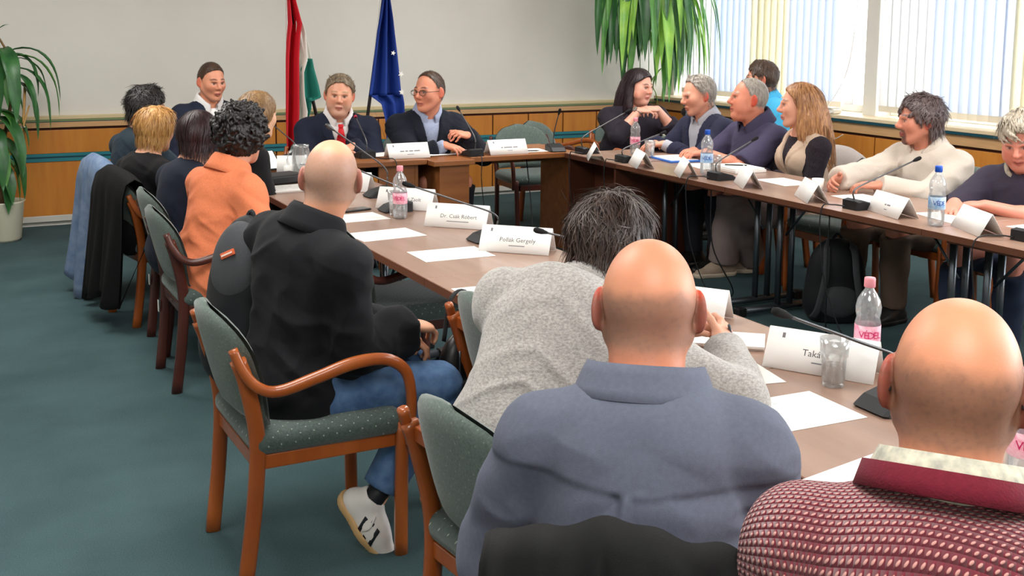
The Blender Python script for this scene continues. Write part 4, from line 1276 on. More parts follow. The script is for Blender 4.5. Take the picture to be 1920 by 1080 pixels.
            dd = fl_-Nk*(fl_*Nk).sum(1, keepdims=True); dd /= np.maximum(np.linalg.norm(dd, axis=1, keepdims=True), 1e-9)
            dd = dd+Nk*(lift*(1-.5*k/n))[:, None]
            P = P+dd*(Ls/(n-1))[:, None]
            pts.append(P.copy()); nrm.append(Nk)
        pts = np.stack(pts, 1); nrm = np.stack(nrm, 1)
        over = (pts[:, :, 0]-np.interp(pts[:, :, 2], zs, xs)).max(1) < h.get('fringe', .012)
        pts, nrm = pts[over], nrm[over]; ns = len(pts); tg = np.gradient(pts, axis=1)
        sd = np.cross(tg, nrm); sd /= np.maximum(np.linalg.norm(sd, axis=2, keepdims=True), 1e-9)
        wd = h.get('sw', .0013)*np.array([.8, 1, 1, 1, .85, .6, .15])[None, :, None]
        pts = pts+nrm*.0012
        R2 = np.stack([pts-sd*wd, pts+sd*wd], 2).reshape(-1, 3)
        bi = (np.arange(ns)*n*2)[:, None]+(np.arange(n-1)*2)[None, :]
        q2 = np.stack([bi, bi+1, bi+3, bi+2], -1).reshape(-1, 4)
        V, Q = join_islands([(V, Q), (B.hc+(R2*hs)@H, q2)])
    return finish('hair', V, Q, B, h['mat'], B.root)

def make_glasses(B, parent, m, lens=True):
    hs = B.hs; H = B.H; o = np.array(B.root.location)
    def q(x, y, z): return B.hc+(H[0]*x+H[1]*y+H[2]*z)*hs-o
    r = None
    bm = bmesh.new()
    for sg in (1, -1):
        ring = [q(.103-.010*math.cos(t)*.0-(.012*(1-sg*0) if False else 0), sg*.034+.025*math.cos(t), .004+.018*math.sin(t)) for t in np.linspace(0, 2*PI, 17)]
        sweep(bm, ring, .0016*hs, None, 6, H[0], caps=False)
        sweep(bm, [q(.101, sg*.059, .010), q(.06, sg*.078, .010), q(-.005, sg*.084, .008), q(-.03, sg*.083, -.012)], .0018*hs, None, 6)
    sweep(bm, [q(.103, .010, .008), q(.108, 0, .010), q(.103, -.010, .008)], .0018*hs, None, 6)
    bmesh.ops.recalc_face_normals(bm, faces=bm.faces)
    g = obj('glasses', bm, m, parent, True)
    if lens:
        for sg in (1, -1):
            bm = bmesh.new(); vs = [bm.verts.new(q(.1025, sg*.034+.0245*math.cos(t), .004+.0175*math.sin(t))) for t in np.linspace(0, 2*PI, 17)[:-1]]
            bm.faces.new(vs); obj('lens', bm, M_eyeglass, g)
    return g

def make_shoe(B, i, m, msole, parent, stripes=None, Ls=.285, high=0.0):
    L = B.leg[i]; s = B.s; A = L['A']; a = math.radians(L['yaw']); f = rot2(B.f, (0, 0, 1), a); l = np.cross((0, 0, 1), f); pi = math.radians(L['pitch'])
    f2 = rot2(f, l, pi); u = np.cross(f2, l)
    def q(x, y, z): return A+(f2*x+l*y+u*z)*s
    lo, hi = bounds([q(-.09, 0, -.09), q(.24, 0, -.09), q(0, .07, .08), q(0, -.07, .08), q(.24, 0, 0), q(-.09, 0, .05)], .05); 
    G = Sdf(lo, hi, .005)
    G.cone(q(-.045, 0, -.045), .040*s, q(.06, 0, -.045), .042*s, .02); G.cone(q(.05, 0, -.05), .042*s, q(.165, .006, -.062), .036*s, .03, flat=(u, .85))
    G.cone(q(-.03, 0, -.04), .040*s, q(-.022, 0, .01+high), .040*s, .02); G.cone(q(-.01, 0, .0), .036*s, q(.09, 0, -.045), .036*s, .03)
    G.cone(q(-.024, 0, .0), .029*s, q(-.020, 0, .06+high), .034*s, .008, 'sub')
    cp = q(0, 0, -.068)
    G.clip(lambda X, Y, Z: -((X-cp[0])*u[0]+(Y-cp[1])*u[1]+(Z-cp[2])*u[2]))
    V, Q = G.nets(); V = relax(V, Q, 2, .5)
    sh = finish('shoe', V, Q, B, m, parent)
    G = Sdf(lo, hi, .005)
    G.cone(q(-.045, 0, -.06), .046*s, q(.06, 0, -.06), .047*s, .02); G.cone(q(.05, 0, -.06), .047*s, q(.170, .006, -.062), .042*s, .03)
    for zc, sg in ((-.058, 1), (-.086, -1)):
        cq = q(0, 0, zc); G.clip(lambda X, Y, Z: sg*((X-cq[0])*u[0]+(Y-cq[1])*u[1]+(Z-cq[2])*u[2]))
    V, Q = G.nets(); finish('sole', V, Q, B, msole, sh)
    o = np.array(B.root.location)
    if stripes:
        for sg in (1, -1):
            for k in range(3):
                x = .030+.028*k
                P = np.zeros((6, 3, 3))
                for ii in range(6):
                    for jj in range(3):
                        tt = ii/5; z = -.058+tt*.052; xx = x+jj*.007-tt*.022
                        yy = (.0490-.011*tt**2-.05*max(0, xx-.06))
                        P[ii, jj] = q(xx, sg*yy, z)-o
                grid_mesh('stripe', P if sg < 0 else P[::-1], stripes, sh, .002)
        for k in range(4):
            x = .035+.022*k; tube('lace', [q(x, .016, -.016-.009*k)-o, q(x+.004, 0, -.006-.009*k)-o, q(x, -.016, -.016-.009*k)-o], .003, m, sh, 6)
        tube('lace', catmull([q(.03, -.01, -.004)-o, q(.035, -.04, .006)-o, q(.05, -.055, -.02)-o, q(.045, -.05, -.05)-o], 4), .0035, m, sh, 6)
    if stripes:
        top = L['K']+(A-L['K'])*.72; tube('sock', [q(-.02, 0, -.03)-o, q(-.015, 0, .02)-o, top-o], [.036*s, .035*s, .040*s], stripes, sh, 12)
    return sh

def make_watch(B, i, mband, mface, parent):
    a = B.arm[i]; d = unit(a['W']-a['E']); c = a['W']-d*.012*B.s; n = unit(a['n']-d*(a['n']@d)); th = np.cross(d, n); o = np.array(B.root.location)
    r = .037*B.s
    w = tube('watch', [c+r*(math.cos(t)*th+.92*math.sin(t)*n)-o for t in np.linspace(0, 2*PI, 20)], .003, mband, parent, 8, ry=None)
    bm = bmesh.new(); M = Matrix(((d[0], th[0], n[0], 0), (d[1], th[1], n[1], 0), (d[2], th[2], n[2], 0), (0, 0, 0, 1)))
    cc = Vector(c-n*(r+.001)-o)
    box(bm, -.018, .018, -.015, .015, -.005, .005, .003, Matrix.Translation(cc) @ M); obj('watch_face', bm, mface, w)
    return w

def make_tie(B, p, m, parent):
    s = B.s; b = p.get('belly', 0); o = np.array(B.root.location)
    c = [B.nb+B.fc*.080*s-B.u*.012*s, B.nb+B.fc*.098*s-B.u*.035*s, B.nb+B.fc*.122*s-B.u*.07*s, B.ch+B.fc*(.134*s)+B.u*.04*s, B.ch+B.fc*(.140*s+b*.3)-B.u*.06*s, B.wa+B.fc*(.142*s+b*1.2)+B.u*.03*s, B.wa+B.fc*(.140*s+b*1.3)-B.u*.05*s]
    P = catmull(c, 4); w = np.interp(np.linspace(0, 1, len(P)), [0, .08, .16, .2, .6, 1], [.030, .036, .026, .034, .062, .074]); G = np.zeros((len(P), 5, 3))
    for i in range(len(P)):
        for j in range(5): G[i, j] = P[i]+B.lc*(j/2-1)*w[i]*.5*s+B.fc*(.008+.004*(1-abs(j/2-1))+(.008 if i < 4 else 0))-o
    return grid_mesh('tie', G, m, parent, .004)

M_shoe_dark = mat('dark_leather_shoe', (28, 26, 26), .4); M_sole_dark = mat('dark_sole', (18, 18, 18), .6)
def person(p):
    B = skeleton(p)
    B.root = empty('person', (B.o[0], B.o[1], 0)); tag(B.root, p['label'], 'person', p.get('group'))
    make_body(B, p)
    res = p.get('res', .009)
    for i, t in enumerate(p['tops']):
        tp = dict(t); m = tp.pop('mat'); nm = tp.pop('name'); kind = tp.pop('kind', None); col = tp.pop('collar', None); fit = tp.pop('fit', .010)
        tp.setdefault('seed', 11+i*3+int(abs(p['hip'][0]*10+p['hip'][1]*31)))
        tp.setdefault('res', res)
        o = make_top(B, p, kind, nm, m, fit, **tp)
        if col is not None:
            c = dict(col); make_collar(B, p, c.pop('mat', m), o, **c)
    if p.get('legs', 1): 
        tr = p['trousers']; make_trousers(B, p, tr['mat'], tr.get('fit', .012), tr.get('flare', 0), tr.get('res', .013))
        sh = p.get('shoes', {})
        for i in (0, 1): make_shoe(B, i, sh.get('mat', M_shoe_dark), sh.get('sole', M_sole_dark), B.root, sh.get('stripes'))
    for h in (p['hair'] if isinstance(p.get('hair'), list) else [p['hair']] if p.get('hair') else []): make_hair(B, p, h)
    if p.get('cuffs'):
        for a in B.arm:
            d = unit(a['W']-a['E']); o_ = np.array(B.root.location); n_ = unit(a['n']-d*(a['n']@d)); th = np.cross(d, n_)
            tube('cuff', [a['W']+d*t-o_ for t in (-.045, -.03, -.01, .008, .012)], [.046, .047, .045, .042, .036], p['cuffs'], B.root, 20)
    if p.get('necklace'):
        o_ = np.array(B.root.location); s_ = B.s
        c = B.nb-B.u2*.022*s_
        ring = [c+B.fc*.098*s_*math.cos(t)+B.lc*.098*s_*math.sin(t)-B.u2*(.05*max(0, math.cos(t))**2)*s_+B.u2*.028*s_*max(0, -math.cos(t))-o_ for t in np.linspace(0, 2*PI, 33)]
        nk = tube('necklace', ring, .0045, p['necklace'], B.root, 8)
        e = c+B.lc*.105*s_-B.u2*.02-B.fc*.02-o_; tube('pendant', [e, e-B.u2*.03], [.005, .009], M_tagw, nk, 8)
    if p.get('tie'): make_tie(B, p, p['tie'], B.root)
    if p.get('glasses'): make_glasses(B, B.root, p['glasses'])
    if p.get('watch') is not None: make_watch(B, p['watch'][0], p['watch'][1], p['watch'][2], B.root)
    return B

# ------------------------------------------------------------------ who sits where
HM = dict(
    black=hair_mat('black_hair', (34, 26, 26), (14, 11, 12)), darkbrown=hair_mat('dark_brown_hair', (84, 64, 56), (34, 25, 23)),
    blonde=hair_mat('golden_blonde_hair', (214, 164, 96), (168, 116, 60)), plum=hair_mat('dark_plum_hair', (58, 26, 30), (30, 14, 18)),
    ash=hair_mat('ash_blonde_hair', (172, 136, 92), (118, 88, 58)), greyblond=hair_mat('grey_blond_hair', (158, 138, 112), (96, 84, 70)),
    short=hair_mat('cropped_brown_hair', (86, 62, 46), (56, 40, 32)), grey=hair_mat('grey_hair', (176, 168, 158), (120, 112, 104)),
    silver=hair_mat('silver_hair', (208, 196, 176), (142, 132, 118)), brownblonde=hair_mat('brown_blonde_hair', (196, 142, 92), (128, 82, 54)),
    greybrown=hair_mat('grey_brown_hair', (112, 94, 92), (66, 52, 52)), longdark=hair_mat('long_dark_hair', (52, 32, 38), (24, 15, 20)))
BRW = (60, 42, 34)
navy = cloth('navy_suit_wool', (26, 32, 50)); navy2 = cloth('dark_navy_blazer', (22, 26, 38)); blzr = cloth('indigo_blazer', (38, 40, 62))
white_s = cloth('white_shirt_cotton', (228, 226, 226), .03); lblue_s = cloth('striped_blue_shirt', (146, 158, 188), .1, rgb2=(170, 178, 202)); lgrey_s = cloth('pale_grey_shirt', (176, 176, 186), .04)
tie_m = cloth('red_tie_silk', (190, 26, 36), .05, .05, rough=.5)
black_k = cloth('black_knit', (14, 13, 16)); teal_t = cloth('dark_teal_jersey', (30, 44, 54)); navy_k = cloth('navy_knit', (22, 30, 46)); bl_top = cloth('black_purple_jersey', (40, 34, 44))
orange_s = cloth('apricot_linen_shirt', (224, 128, 88), .07, .2, 300); blk_s = cloth('black_cotton_shirt', (16, 17, 22)); blue_s = cloth('slate_blue_chambray', (96, 101, 118), .07, .15, 500)
purple_s = cloth('dark_purple_shirt', (66, 62, 88)); sky_s = cloth('bright_blue_shirt', (70, 170, 214)); beige_v = cloth('beige_vest', (190, 166, 146), .04); lace = cloth('black_lace', (34, 26, 34), .4, .4, 160)
beige_s = cloth('beige_linen_shirt', (204, 192, 180), .04); polo = cloth('dark_plum_polo', (56, 50, 66))
jeans = cloth('blue_denim', (92, 122, 160), .2, .25, 500, rgb2=(58, 88, 128), vscale=22); dkt = cloth('dark_trousers', (26, 28, 36)); grt = cloth('taupe_trousers', (134, 120, 118), .05); brt = cloth('brown_trousers', (100, 82, 70)); dkjean = cloth('dark_denim', (38, 48, 70))

def grey_knit():
    m, nt, b = nodes_of('heather_grey_knit')
    tc = nt.nodes.new('ShaderNodeTexCoord')
    mp = nt.nodes.new('ShaderNodeMapping'); mp.inputs['Scale'].default_value = (1, 1, 1.9); nt.links.new(tc.outputs['Object'], mp.inputs['Vector'])
    n = nt.nodes.new('ShaderNodeTexNoise'); n.inputs['Scale'].default_value = 120; n.inputs['Detail'].default_value = 6; n.inputs['Roughness'].default_value = .72; nt.links.new(mp.outputs['Vector'], n.inputs['Vector'])
    r = nt.nodes.new('ShaderNodeValToRGB'); r.color_ramp.elements[0].color = srgb(132, 128, 126); r.color_ramp.elements[1].color = srgb(180, 176, 172)
    r.color_ramp.elements[0].position = .36; r.color_ramp.elements[1].position = .62
    nt.links.new(n.outputs['Fac'], r.inputs['Fac']); nt.links.new(r.outputs['Color'], b.inputs['Base Color']); b.inputs['Roughness'].default_value = .95; b.inputs['Sheen Weight'].default_value = .3
    bp = nt.nodes.new('ShaderNodeBump'); bp.inputs['Strength'].default_value = .4; bp.inputs['Distance'].default_value = .003
    nt.links.new(n.outputs['Fac'], bp.inputs['Height']); nt.links.new(bp.outputs['Normal'], b.inputs['Normal'])
    return m
def red_knit():
    """wine-red ground with rows of pale stitches"""
    m, nt, b = nodes_of('wine_red_stitch_knit')
    a = nt.nodes.new('ShaderNodeAttribute'); a.attribute_name = 'stitch'
    mp = nt.nodes.new('ShaderNodeMapping'); mp.inputs['Scale'].default_value = (104, 116, 1); nt.links.new(a.outputs['Vector'], mp.inputs['Vector'])
    sp = nt.nodes.new('ShaderNodeSeparateXYZ'); nt.links.new(mp.outputs['Vector'], sp.inputs[0])
    def mth(op, x, y=None, c=None):
        q = nt.nodes.new('ShaderNodeMath'); q.operation = op
        for i, v in enumerate((x, y, c)):
            if v is None: continue
            if isinstance(v, (int, float)): q.inputs[i].default_value = v
            else: nt.links.new(v, q.inputs[i])
        return q.outputs[0]
    row = mth('FLOOR', sp.outputs['Y']); odd = mth('MULTIPLY', mth('MODULO', row, 2), .5)
    fx_ = mth('SUBTRACT', mth('FRACT', mth('ADD', sp.outputs['X'], mth('ABSOLUTE', odd))), .5); fy_ = mth('SUBTRACT', mth('FRACT', sp.outputs['Y']), .5)
    tilt = mth('MULTIPLY_ADD', fx_, .55, fy_)
    d = mth('ADD', mth('POWER', mth('ABSOLUTE', mth('DIVIDE', fx_, .33)), 2.0), mth('POWER', mth('ABSOLUTE', mth('DIVIDE', tilt, .22)), 2.0))
    n = nt.nodes.new('ShaderNodeTexNoise'); n.inputs['Scale'].default_value = 1.3; nt.links.new(mp.outputs['Vector'], n.inputs['Vector'])
    dd = mth('ADD', d, mth('MULTIPLY', mth('SUBTRACT', n.outputs['Fac'], .5), .9))
    r = nt.nodes.new('ShaderNodeValToRGB'); r.color_ramp.elements[0].color = srgb(206, 148, 140); r.color_ramp.elements[1].color = srgb(112, 26, 44)
    r.color_ramp.elements[0].position = .55; r.color_ramp.elements[1].position = .95
    nt.links.new(dd, r.inputs['Fac']); nt.links.new(r.outputs['Color'], b.inputs['Base Color']); b.inputs['Roughness'].default_value = .95; b.inputs['Sheen Weight'].default_value = .3
    bp = nt.nodes.new('ShaderNodeBump'); bp.inputs['Strength'].default_value = .6; bp.inputs['Distance'].default_value = .004; bp.invert = True
    nt.links.new(d, bp.inputs['Height']); nt.links.new(bp.outputs['Normal'], b.inputs['Normal'])
    return m
KN, RK = grey_knit(), red_knit()
wine = cloth('wine_rib', (100, 18, 36), .1, .3, 300); floral = cloth('pale_floral_cotton', (206, 200, 180), .2, .1, rgb2=(150, 150, 140), vscale=60)
steel_w = mat('steel_watch', (190, 186, 178), .3, .9); gold_f = mat('pale_watch_face', (226, 214, 186), .25); strap_b = mat('black_strap', (24, 22, 22), .5)
sneaker = mat('white_leather', (226, 222, 218), .5); gum = mat('gum_sole', (206, 168, 116), .6); stripe_m = mat('black_stripe', (22, 24, 30), .5)
taupe_sh = mat('taupe_shoe', (176, 158, 140), .7); cream_so = mat('cream_sole', (226, 212, 192), .6)

def HD(sg, at, d, n=(0, 0, -1), curl=.4, **k): return dict(at=at, d=d, n=n, curl=curl, **k)
MEN = dict(t=.010, tt=.012)
PEOPLE = []
def add(**k): PEOPLE.append(k)

# --- the two rows behind the left tables, far to near
add(label='dark-haired person in glasses and a dark teal top beside the blonde woman', tor=0.93, hip=(1.02, 7.06), face=22, s=.99, seat=0.4, lean=8, head=(20, 8, 0), skin=(206, 150, 124), earred=.3,
    hair=dict(mat=HM['black'], t=.022, tt=.030, nape=-.07, tufts=(60, .06, .012, .12), ns=2200, sl=.055, sj=.35, slift=.35, sw=.0018, mess=.35, swirl=(-.5, 0, -.3), rough=.006), glasses=M_dark_frame, brow=BRW,
    tops=[dict(name='shirt', mat=teal_t, fit=.014, sleeve=.75, loose=.012, scoop=.058)], bare=1, trousers=dict(mat=jeans), lh=HD(1, (.42, .05, .77), (.6, -.7, 0)), rh=HD(-1, (.40, -.12, .77), (.6, .6, 0)))
add(label='short-haired blonde woman in black with a red cord necklace', necklace=mat('red_cord', (150, 44, 34), .6), hip=(.97, 6.44), face=25, s=.95, seat=0.39, tor=0.86, lean=9, head=(38, 6, 0), skin=(226, 170, 140), earred=.3, wide=.93, chestskin=1, rhair=.0045,
    hair=dict(mat=HM['blonde'], t=.022, tt=.022, nape=-.085, ears=0, line=[(.2, .10), (.085, .075), (.05, .06), (.02, .045), (-.02, .03), (-.06, .0), (-.09, -.03), (-.2, -.04)], tufts=(90, .075, .010, .06), mess=.22, tz=-.06, strand=.002, ns=2600, sl=.065, sj=.2, sw=.0018),
    tops=[dict(name='top', mat=black_k, fit=.012, scoop=.085)], trousers=dict(mat=dkt))
add(label='woman with dark plum bobbed hair in a navy top', hip=(1.06, 5.80), face=18, s=.96, seat=0.4, tor=0.88, lean=10, head=(52, 6, 0), skin=(226, 168, 140), wide=.95, chestskin=1, rhair=.0045,
    hair=dict(mat=HM['plum'], t=.022, tt=.018, nape=-.098, ears=0, line=[(.2, .10), (.085, .078), (.05, .065), (.02, .05), (-.02, .045), (-.06, .03), (-.1, .02), (-.2, .0)], strand=.0012, rough=.002, ns=1800, sl=.09, sj=.08, slift=.03, sw=.0014, radial=.5, puffs=[(-.03, 0, -.055, (.075, .082, .04))]),
    tops=[dict(name='top', mat=navy_k, fit=.016, scoop=.070)], trousers=dict(mat=dkt))
add(label='woman with long ash-blonde hair in a black jacket, half hidden by the curly-haired person', wide=.88, hip=(1.40, 6.15), face=10, s=1.0, seat=.42, tor=.93, lean=14, head=(25, 6, 0), skin=(232, 184, 152),
    hair=dict(mat=HM['ash'], t=.018, tt=.020, nape=-.2, ears=0, line=[(.2, .10), (.085, .075), (.05, .06), (.02, .04), (-.02, .02), (-.06, .0), (-.2, -.01)], strand=.003,
              locks=[[(-.05, .07, .02, .03), (-.06, .09, -.1, .032), (-.07, .085, -.22, .02)], [(-.08, .03, .0, .04), (-.10, .03, -.12, .04), (-.10, .02, -.24, .02)], [(-.06, -.06, .0, .03), (-.08, -.07, -.12, .032), (-.09, -.06, -.22, .02)]]),
    tops=[dict(name='jacket', mat=black_k, fit=.018)], trousers=dict(mat=dkt))
add(label='person with black curly hair in an apricot linen shirt', hip=(1.10, 5.16), face=14, s=1.04, seat=0.4, tor=0.88, lean=11, twist=10, wide=.92, head=(46, 4, 0), skin=(220, 158, 132), earred=.7, res=.0075, rhead=.0042, rhair=.0045,
    hair=dict(mat=HM['black'], t=.024, tt=.034, nape=-.085, ears=0, line=[(.2, .11), (.085, .085), (.05, .07), (.02, .035), (-.02, .006), (-.06, -.015), (-.09, -.03), (-.2, -.03)], curls=330, cz=-.075, rough=.006, ns=0),
    tops=[dict(name='shirt', mat=orange_s, fit=.020, collar=dict(r=(.078, .080), open_=.5, h=.034, fall=.062, tilt=.10), wr=.010, loose=.01, frq=13)], trousers=dict(mat=dkt))
# --- the man with the watch
add(label='bald man in a black shirt, blue jeans and striped white sneakers', short=.06, tor=0.95, hip=(.96, 3.39), face=4, s=1.0, seat=0.43, lean=7, side=-3, twist=17, hunch=10, head=(66, 3, 3), skin=(216, 160, 128), res=.0065, rhead=.0038, wide=1.02, earred=.9, ears=1.12, neck=1.08,
    neckred=.3, stubble=(.6, (146, 122, 112), .085), brow=BRW,
    tops=[dict(name='shirt', mat=blk_s, fit=.022, sleeve=1.88, collar=dict(r=(.074, .076), open_=.42, h=.032, fall=.056, tilt=.12), wr=.010, loose=.012)],
    trousers=dict(mat=jeans, fit=.016, res=.009), shoes=dict(mat=sneaker, sole=gum, stripes=stripe_m), watch=(1, strap_b, gold_f),
    lh=HD(1, (.36, .04, .62), (.8, -.4, -.2), curl=.7), rh=HD(-1, (.36, -.09, .685), (.88, .25, -.22), (-.15, .1, -1), curl=.6, hint=(-.8, -.25, -.6)),
    lf=dict(at=(.55, .02, .085), yaw=-10), rf=dict(at=(.19, -.17, .14), yaw=-50, pitch=52, hint=(1, -.1, .6)))
# --- the three backs in front
add(label='dark-haired man in a heather grey sweater leaning on the table', cuffs=cloth('grey_rib', (132, 128, 126)), tor=0.9, hip=(1.235, 2.37), face=24, s=1.04, seat=0.45, lean=33, hunch=20, twist=16, head=(38, 14, 6), skin=(216, 158, 132), res=.0065, rhead=.0038, earred=.6, rhair=.0034, neck=1.0, brow=BRW,
    hair=dict(mat=HM['darkbrown'], t=.016, tt=.020, nape=-.082, line=[(.2, .10), (.085, .07), (.05, .055), (.02, .02), (-.02, -.012), (-.06, -.035), (-.09, -.05), (-.2, -.05)], tufts=(60, .07, .012, .06), mess=.35, swirl=(-.4, -.6, -.6), tz=-.06, strand=.0022, rough=.006, ns=5200, sl=.062, sj=.34, slift=.30),
    tops=[dict(name='sweater', mat=KN, fit=.022, wr=.005, collar=dict(stand=False, r=(.080, .082), open_=.0, tilt=.12), frq=11)], trousers=dict(mat=dkt),
    lh=HD(1, (.56, -.10, .815), (.5, -.8, .1), (-.2, -.3, -.8), .75), rh=HD(-1, (.53, -.27, .80), (.75, .35, .35), (-.3, .7, -.4), .85, hint=(-.2, -.9, -.4)))
add(label='bald man in a slate blue shirt seen from behind', tor=0.97, hip=(.985, 1.47), face=52, s=.985, seat=0.44, lean=8, hunch=14, twist=2, wide=.94, head=(57, 9, 0), skin=(212, 146, 114), res=.0055, rhead=.0034, earred=1.0, ears=1.12, neck=1.12, round=.01, brow=BRW,
    neckred=.55, stubble=(.7, (124, 96, 84), .03),
    tops=[dict(name='shirt', mat=blue_s, fit=.024, collar=dict(r=(.080, .082), open_=.42, h=.034, fall=.038, tilt=-.13), wr=.009, loose=.012, frq=11, yoke=1)], trousers=dict(mat=dkt),
    lh=HD(1, (.36, .14, .66), (.8, -.5, 0)), rh=HD(-1, (.36, -.14, .66), (.8, .5, 0)))
add(label='bald man in glasses and a wine-red knit sweater over a floral shirt', tor=0.98, hip=(1.082, .945), face=37, s=.985, seat=0.44, lean=7, hunch=12, twist=2, wide=.97, head=(43, 6, 2), skin=(208, 142, 108), res=.006, rhead=.0034, earred=1.0, ears=1.12, neck=1.10, glasses=M_dark_frame, brow=BRW,
    neckred=.3, stubble=(.7, (108, 80, 68), .045),
    tops=[dict(name='shirt', mat=floral, fit=.008, collar=dict(r=(.072, .074), open_=.42, h=.040, fall=.030, tilt=.02)), dict(name='sweater', mat=RK, kind='knit', fit=.026, wr=.005, frq=10, collar=dict(mat=wine, stand=False, r=(.092, .094), open_=.0, tilt=.04, drop=-.006))], trousers=dict(mat=dkt),
    lh=HD(1, (.38, .16, .68), (.8, -.5, 0)), rh=HD(-1, (.38, -.16, .68), (.8, .5, 0)))
# --- head of the room
SUIT = lambda m, sh, v=(.24, .070), **k: [dict(name='shirt', mat=sh, fit=.006, collar=dict(r=(.074, .077), open_=.30, h=.044, fall=.05, tilt=.12), wr=.002), dict(name='jacket', mat=m, fit=.024, vneck=v, lapel=1, wr=.005, loose=.004)]
add(label='man with cropped brown hair in a navy suit and open white shirt', hip=(1.76, 8.36), face=-78, s=1.06, seat=.42, tor=.96, lean=3, head=(-74, 10, 0), skin=(216, 148, 118), wide=1.05, brow=BRW,
    hair=dict(mat=HM['short'], t=.0035, tt=.012, nape=-.06, line=[(.2, .10), (.112, .068), (.095, .060), (.07, .036), (.04, .018), (-.02, -.008), (-.06, -.04), (-.2, -.05)], strand=.0006, rough=.001, ns=2200, sl=.012, sw=.0010, slift=.5, sj=.3), tops=SUIT(navy, white_s), trousers=dict(mat=dkt))
add(label='man in a navy suit with a red tie speaking at the head desk', hip=(2.56, 7.80), face=-100, s=1.09, seat=0.38, tor=0.88, lean=11, head=(-108, 5, -4), hsc=1.03, skin=(216, 156, 128), wide=1.12, belly=.03, fat=.005, tie=tie_m, beard=(.28, (190, 170, 156), 'full'), brow=(150, 116, 88),
    hair=dict(mat=HM['greyblond'], t=.009, tt=.016, nape=-.06, line=[(.2, .11), (.108, .078), (.095, .066), (.07, .045), (.04, .022), (-.02, -.004), (-.06, -.04), (-.2, -.05)], tufts=(200, .05, .005, .12), mess=.3, swirl=(-.5, .5, 0), tz=.04), tops=SUIT(navy, white_s, (.27, .072)), trousers=dict(mat=dkt),
    lh=HD(1, (.36, .06, .80), (.5, -.8, -.25), (-.2, 0, -1), .45), rh=HD(-1, (.36, -.06, .775), (.4, .9, 0), (0, 0, -1), .3))
add(label='man in glasses, dark blazer and blue shirt at the head desk', hip=(3.18, 7.66), face=-94, s=1.10, seat=0.38, tor=0.89, lean=9, head=(-152, 3, 0), hsc=1.04, skin=(220, 146, 118), wide=1.10, belly=.02, glasses=M_dark_frame, brow=BRW,
    hair=dict(mat=HM['short'], t=.0035, tt=.009, nape=-.06, line=[(.2, .10), (.122, .060), (.105, .040), (.08, .028), (.05, .014), (-.02, -.012), (-.06, -.04), (-.2, -.05)], strand=.0006, rough=.001, ns=2200, sl=.012, sw=.0010, slift=.5, sj=.3), tops=SUIT(navy2, lblue_s, (.33, .068)), trousers=dict(mat=dkt),
    rh=HD(-1, (.40, .02, .80), (.7, .6, -.15), (-.1, 0, -1), .4), lh=HD(1, (.38, .20, .86), (.35, -.85, .2), (-.4, .1, -.8), .8))
# --- window side
add(label='woman with long dark hair in a black top turning aside', hip=(5.22, 8.02), face=-98, s=1.11, seat=.34, tor=.90, lean=5, head=(-70, 10, 0), hsc=1.02, skin=(226, 164, 142), wide=1.18, belly=.08, bust=1.25, fat=.014, hipw=1.2, chestskin=1, lip=(186, 84, 84), brow=(50, 34, 34),
    hair=dict(mat=HM['longdark'], t=.014, tt=.012, nape=-.2, ears=0, line=[(.2, .10), (.09, .072), (.06, .055), (.03, .022), (-.02, .0), (-.06, .0), (-.2, .0)], strand=.0012, rough=.002, ns=2200, sl=.12, sj=.06, slift=.02, sw=.0016, radial=.5,
              locks=[[(-.02, -.07, .05, .03), (-.01, -.085, -.05, .03), (.01, -.095, -.14, .026), (.03, -.09, -.20, .014)], [(-.07, -.05, .03, .045), (-.09, -.06, -.08, .05), (-.10, -.07, -.2, .03)], [(-.09, .03, .03, .05), (-.11, .03, -.08, .05), (-.12, .03, -.2, .03)], [(-.03, .07, .05, .03), (-.04, .085, -.06, .03), (-.04, .09, -.18, .02)]]),
    tops=[dict(name='top', mat=bl_top, fit=.018, sleeve=1.45, scoop=.088, loose=.012)], trousers=dict(mat=dkjean), watch=(1, steel_w, steel_w),
    lh=HD(1, (.34, .07, .965), (.2, -.95, .05), (-.3, 0, -.9), .7), rh=HD(-1, (.33, -.09, .955), (.35, .9, .0), (-.2, 0, -1), .6))
add(label='older grey-haired man in an indigo blazer and open grey shirt', hip=(5.06, 6.70), face=183, s=1.08, seat=0.37, tor=0.9, lean=7, head=(166, 12, 0), hsc=1.04, skin=(222, 158, 132), wide=1.05, belly=.03, brow=(160, 140, 126), earred=.8,
    hair=dict(mat=HM['grey'], t=.008, tt=.010, nape=-.06, line=[(.2, .10), (.115, .058), (.10, .045), (.07, .03), (.04, .015), (-.02, -.008), (-.06, -.04), (-.2, -.05)], tufts=(200, .05, .005, .06), mess=.25, swirl=(-.7, .1, -.5), tz=.0), tops=SUIT(blzr, lgrey_s, (.36, .085)), trousers=dict(mat=dkt),
    lh=HD(1, (.42, -.02, .80), (.7, -.4, 0)), rh=HD(-1, (.40, -.15, .79), (.8, .4, 0)), lf=dict(at=(.42, .08, .09)), rf=dict(at=(.46, -.14, .09)))
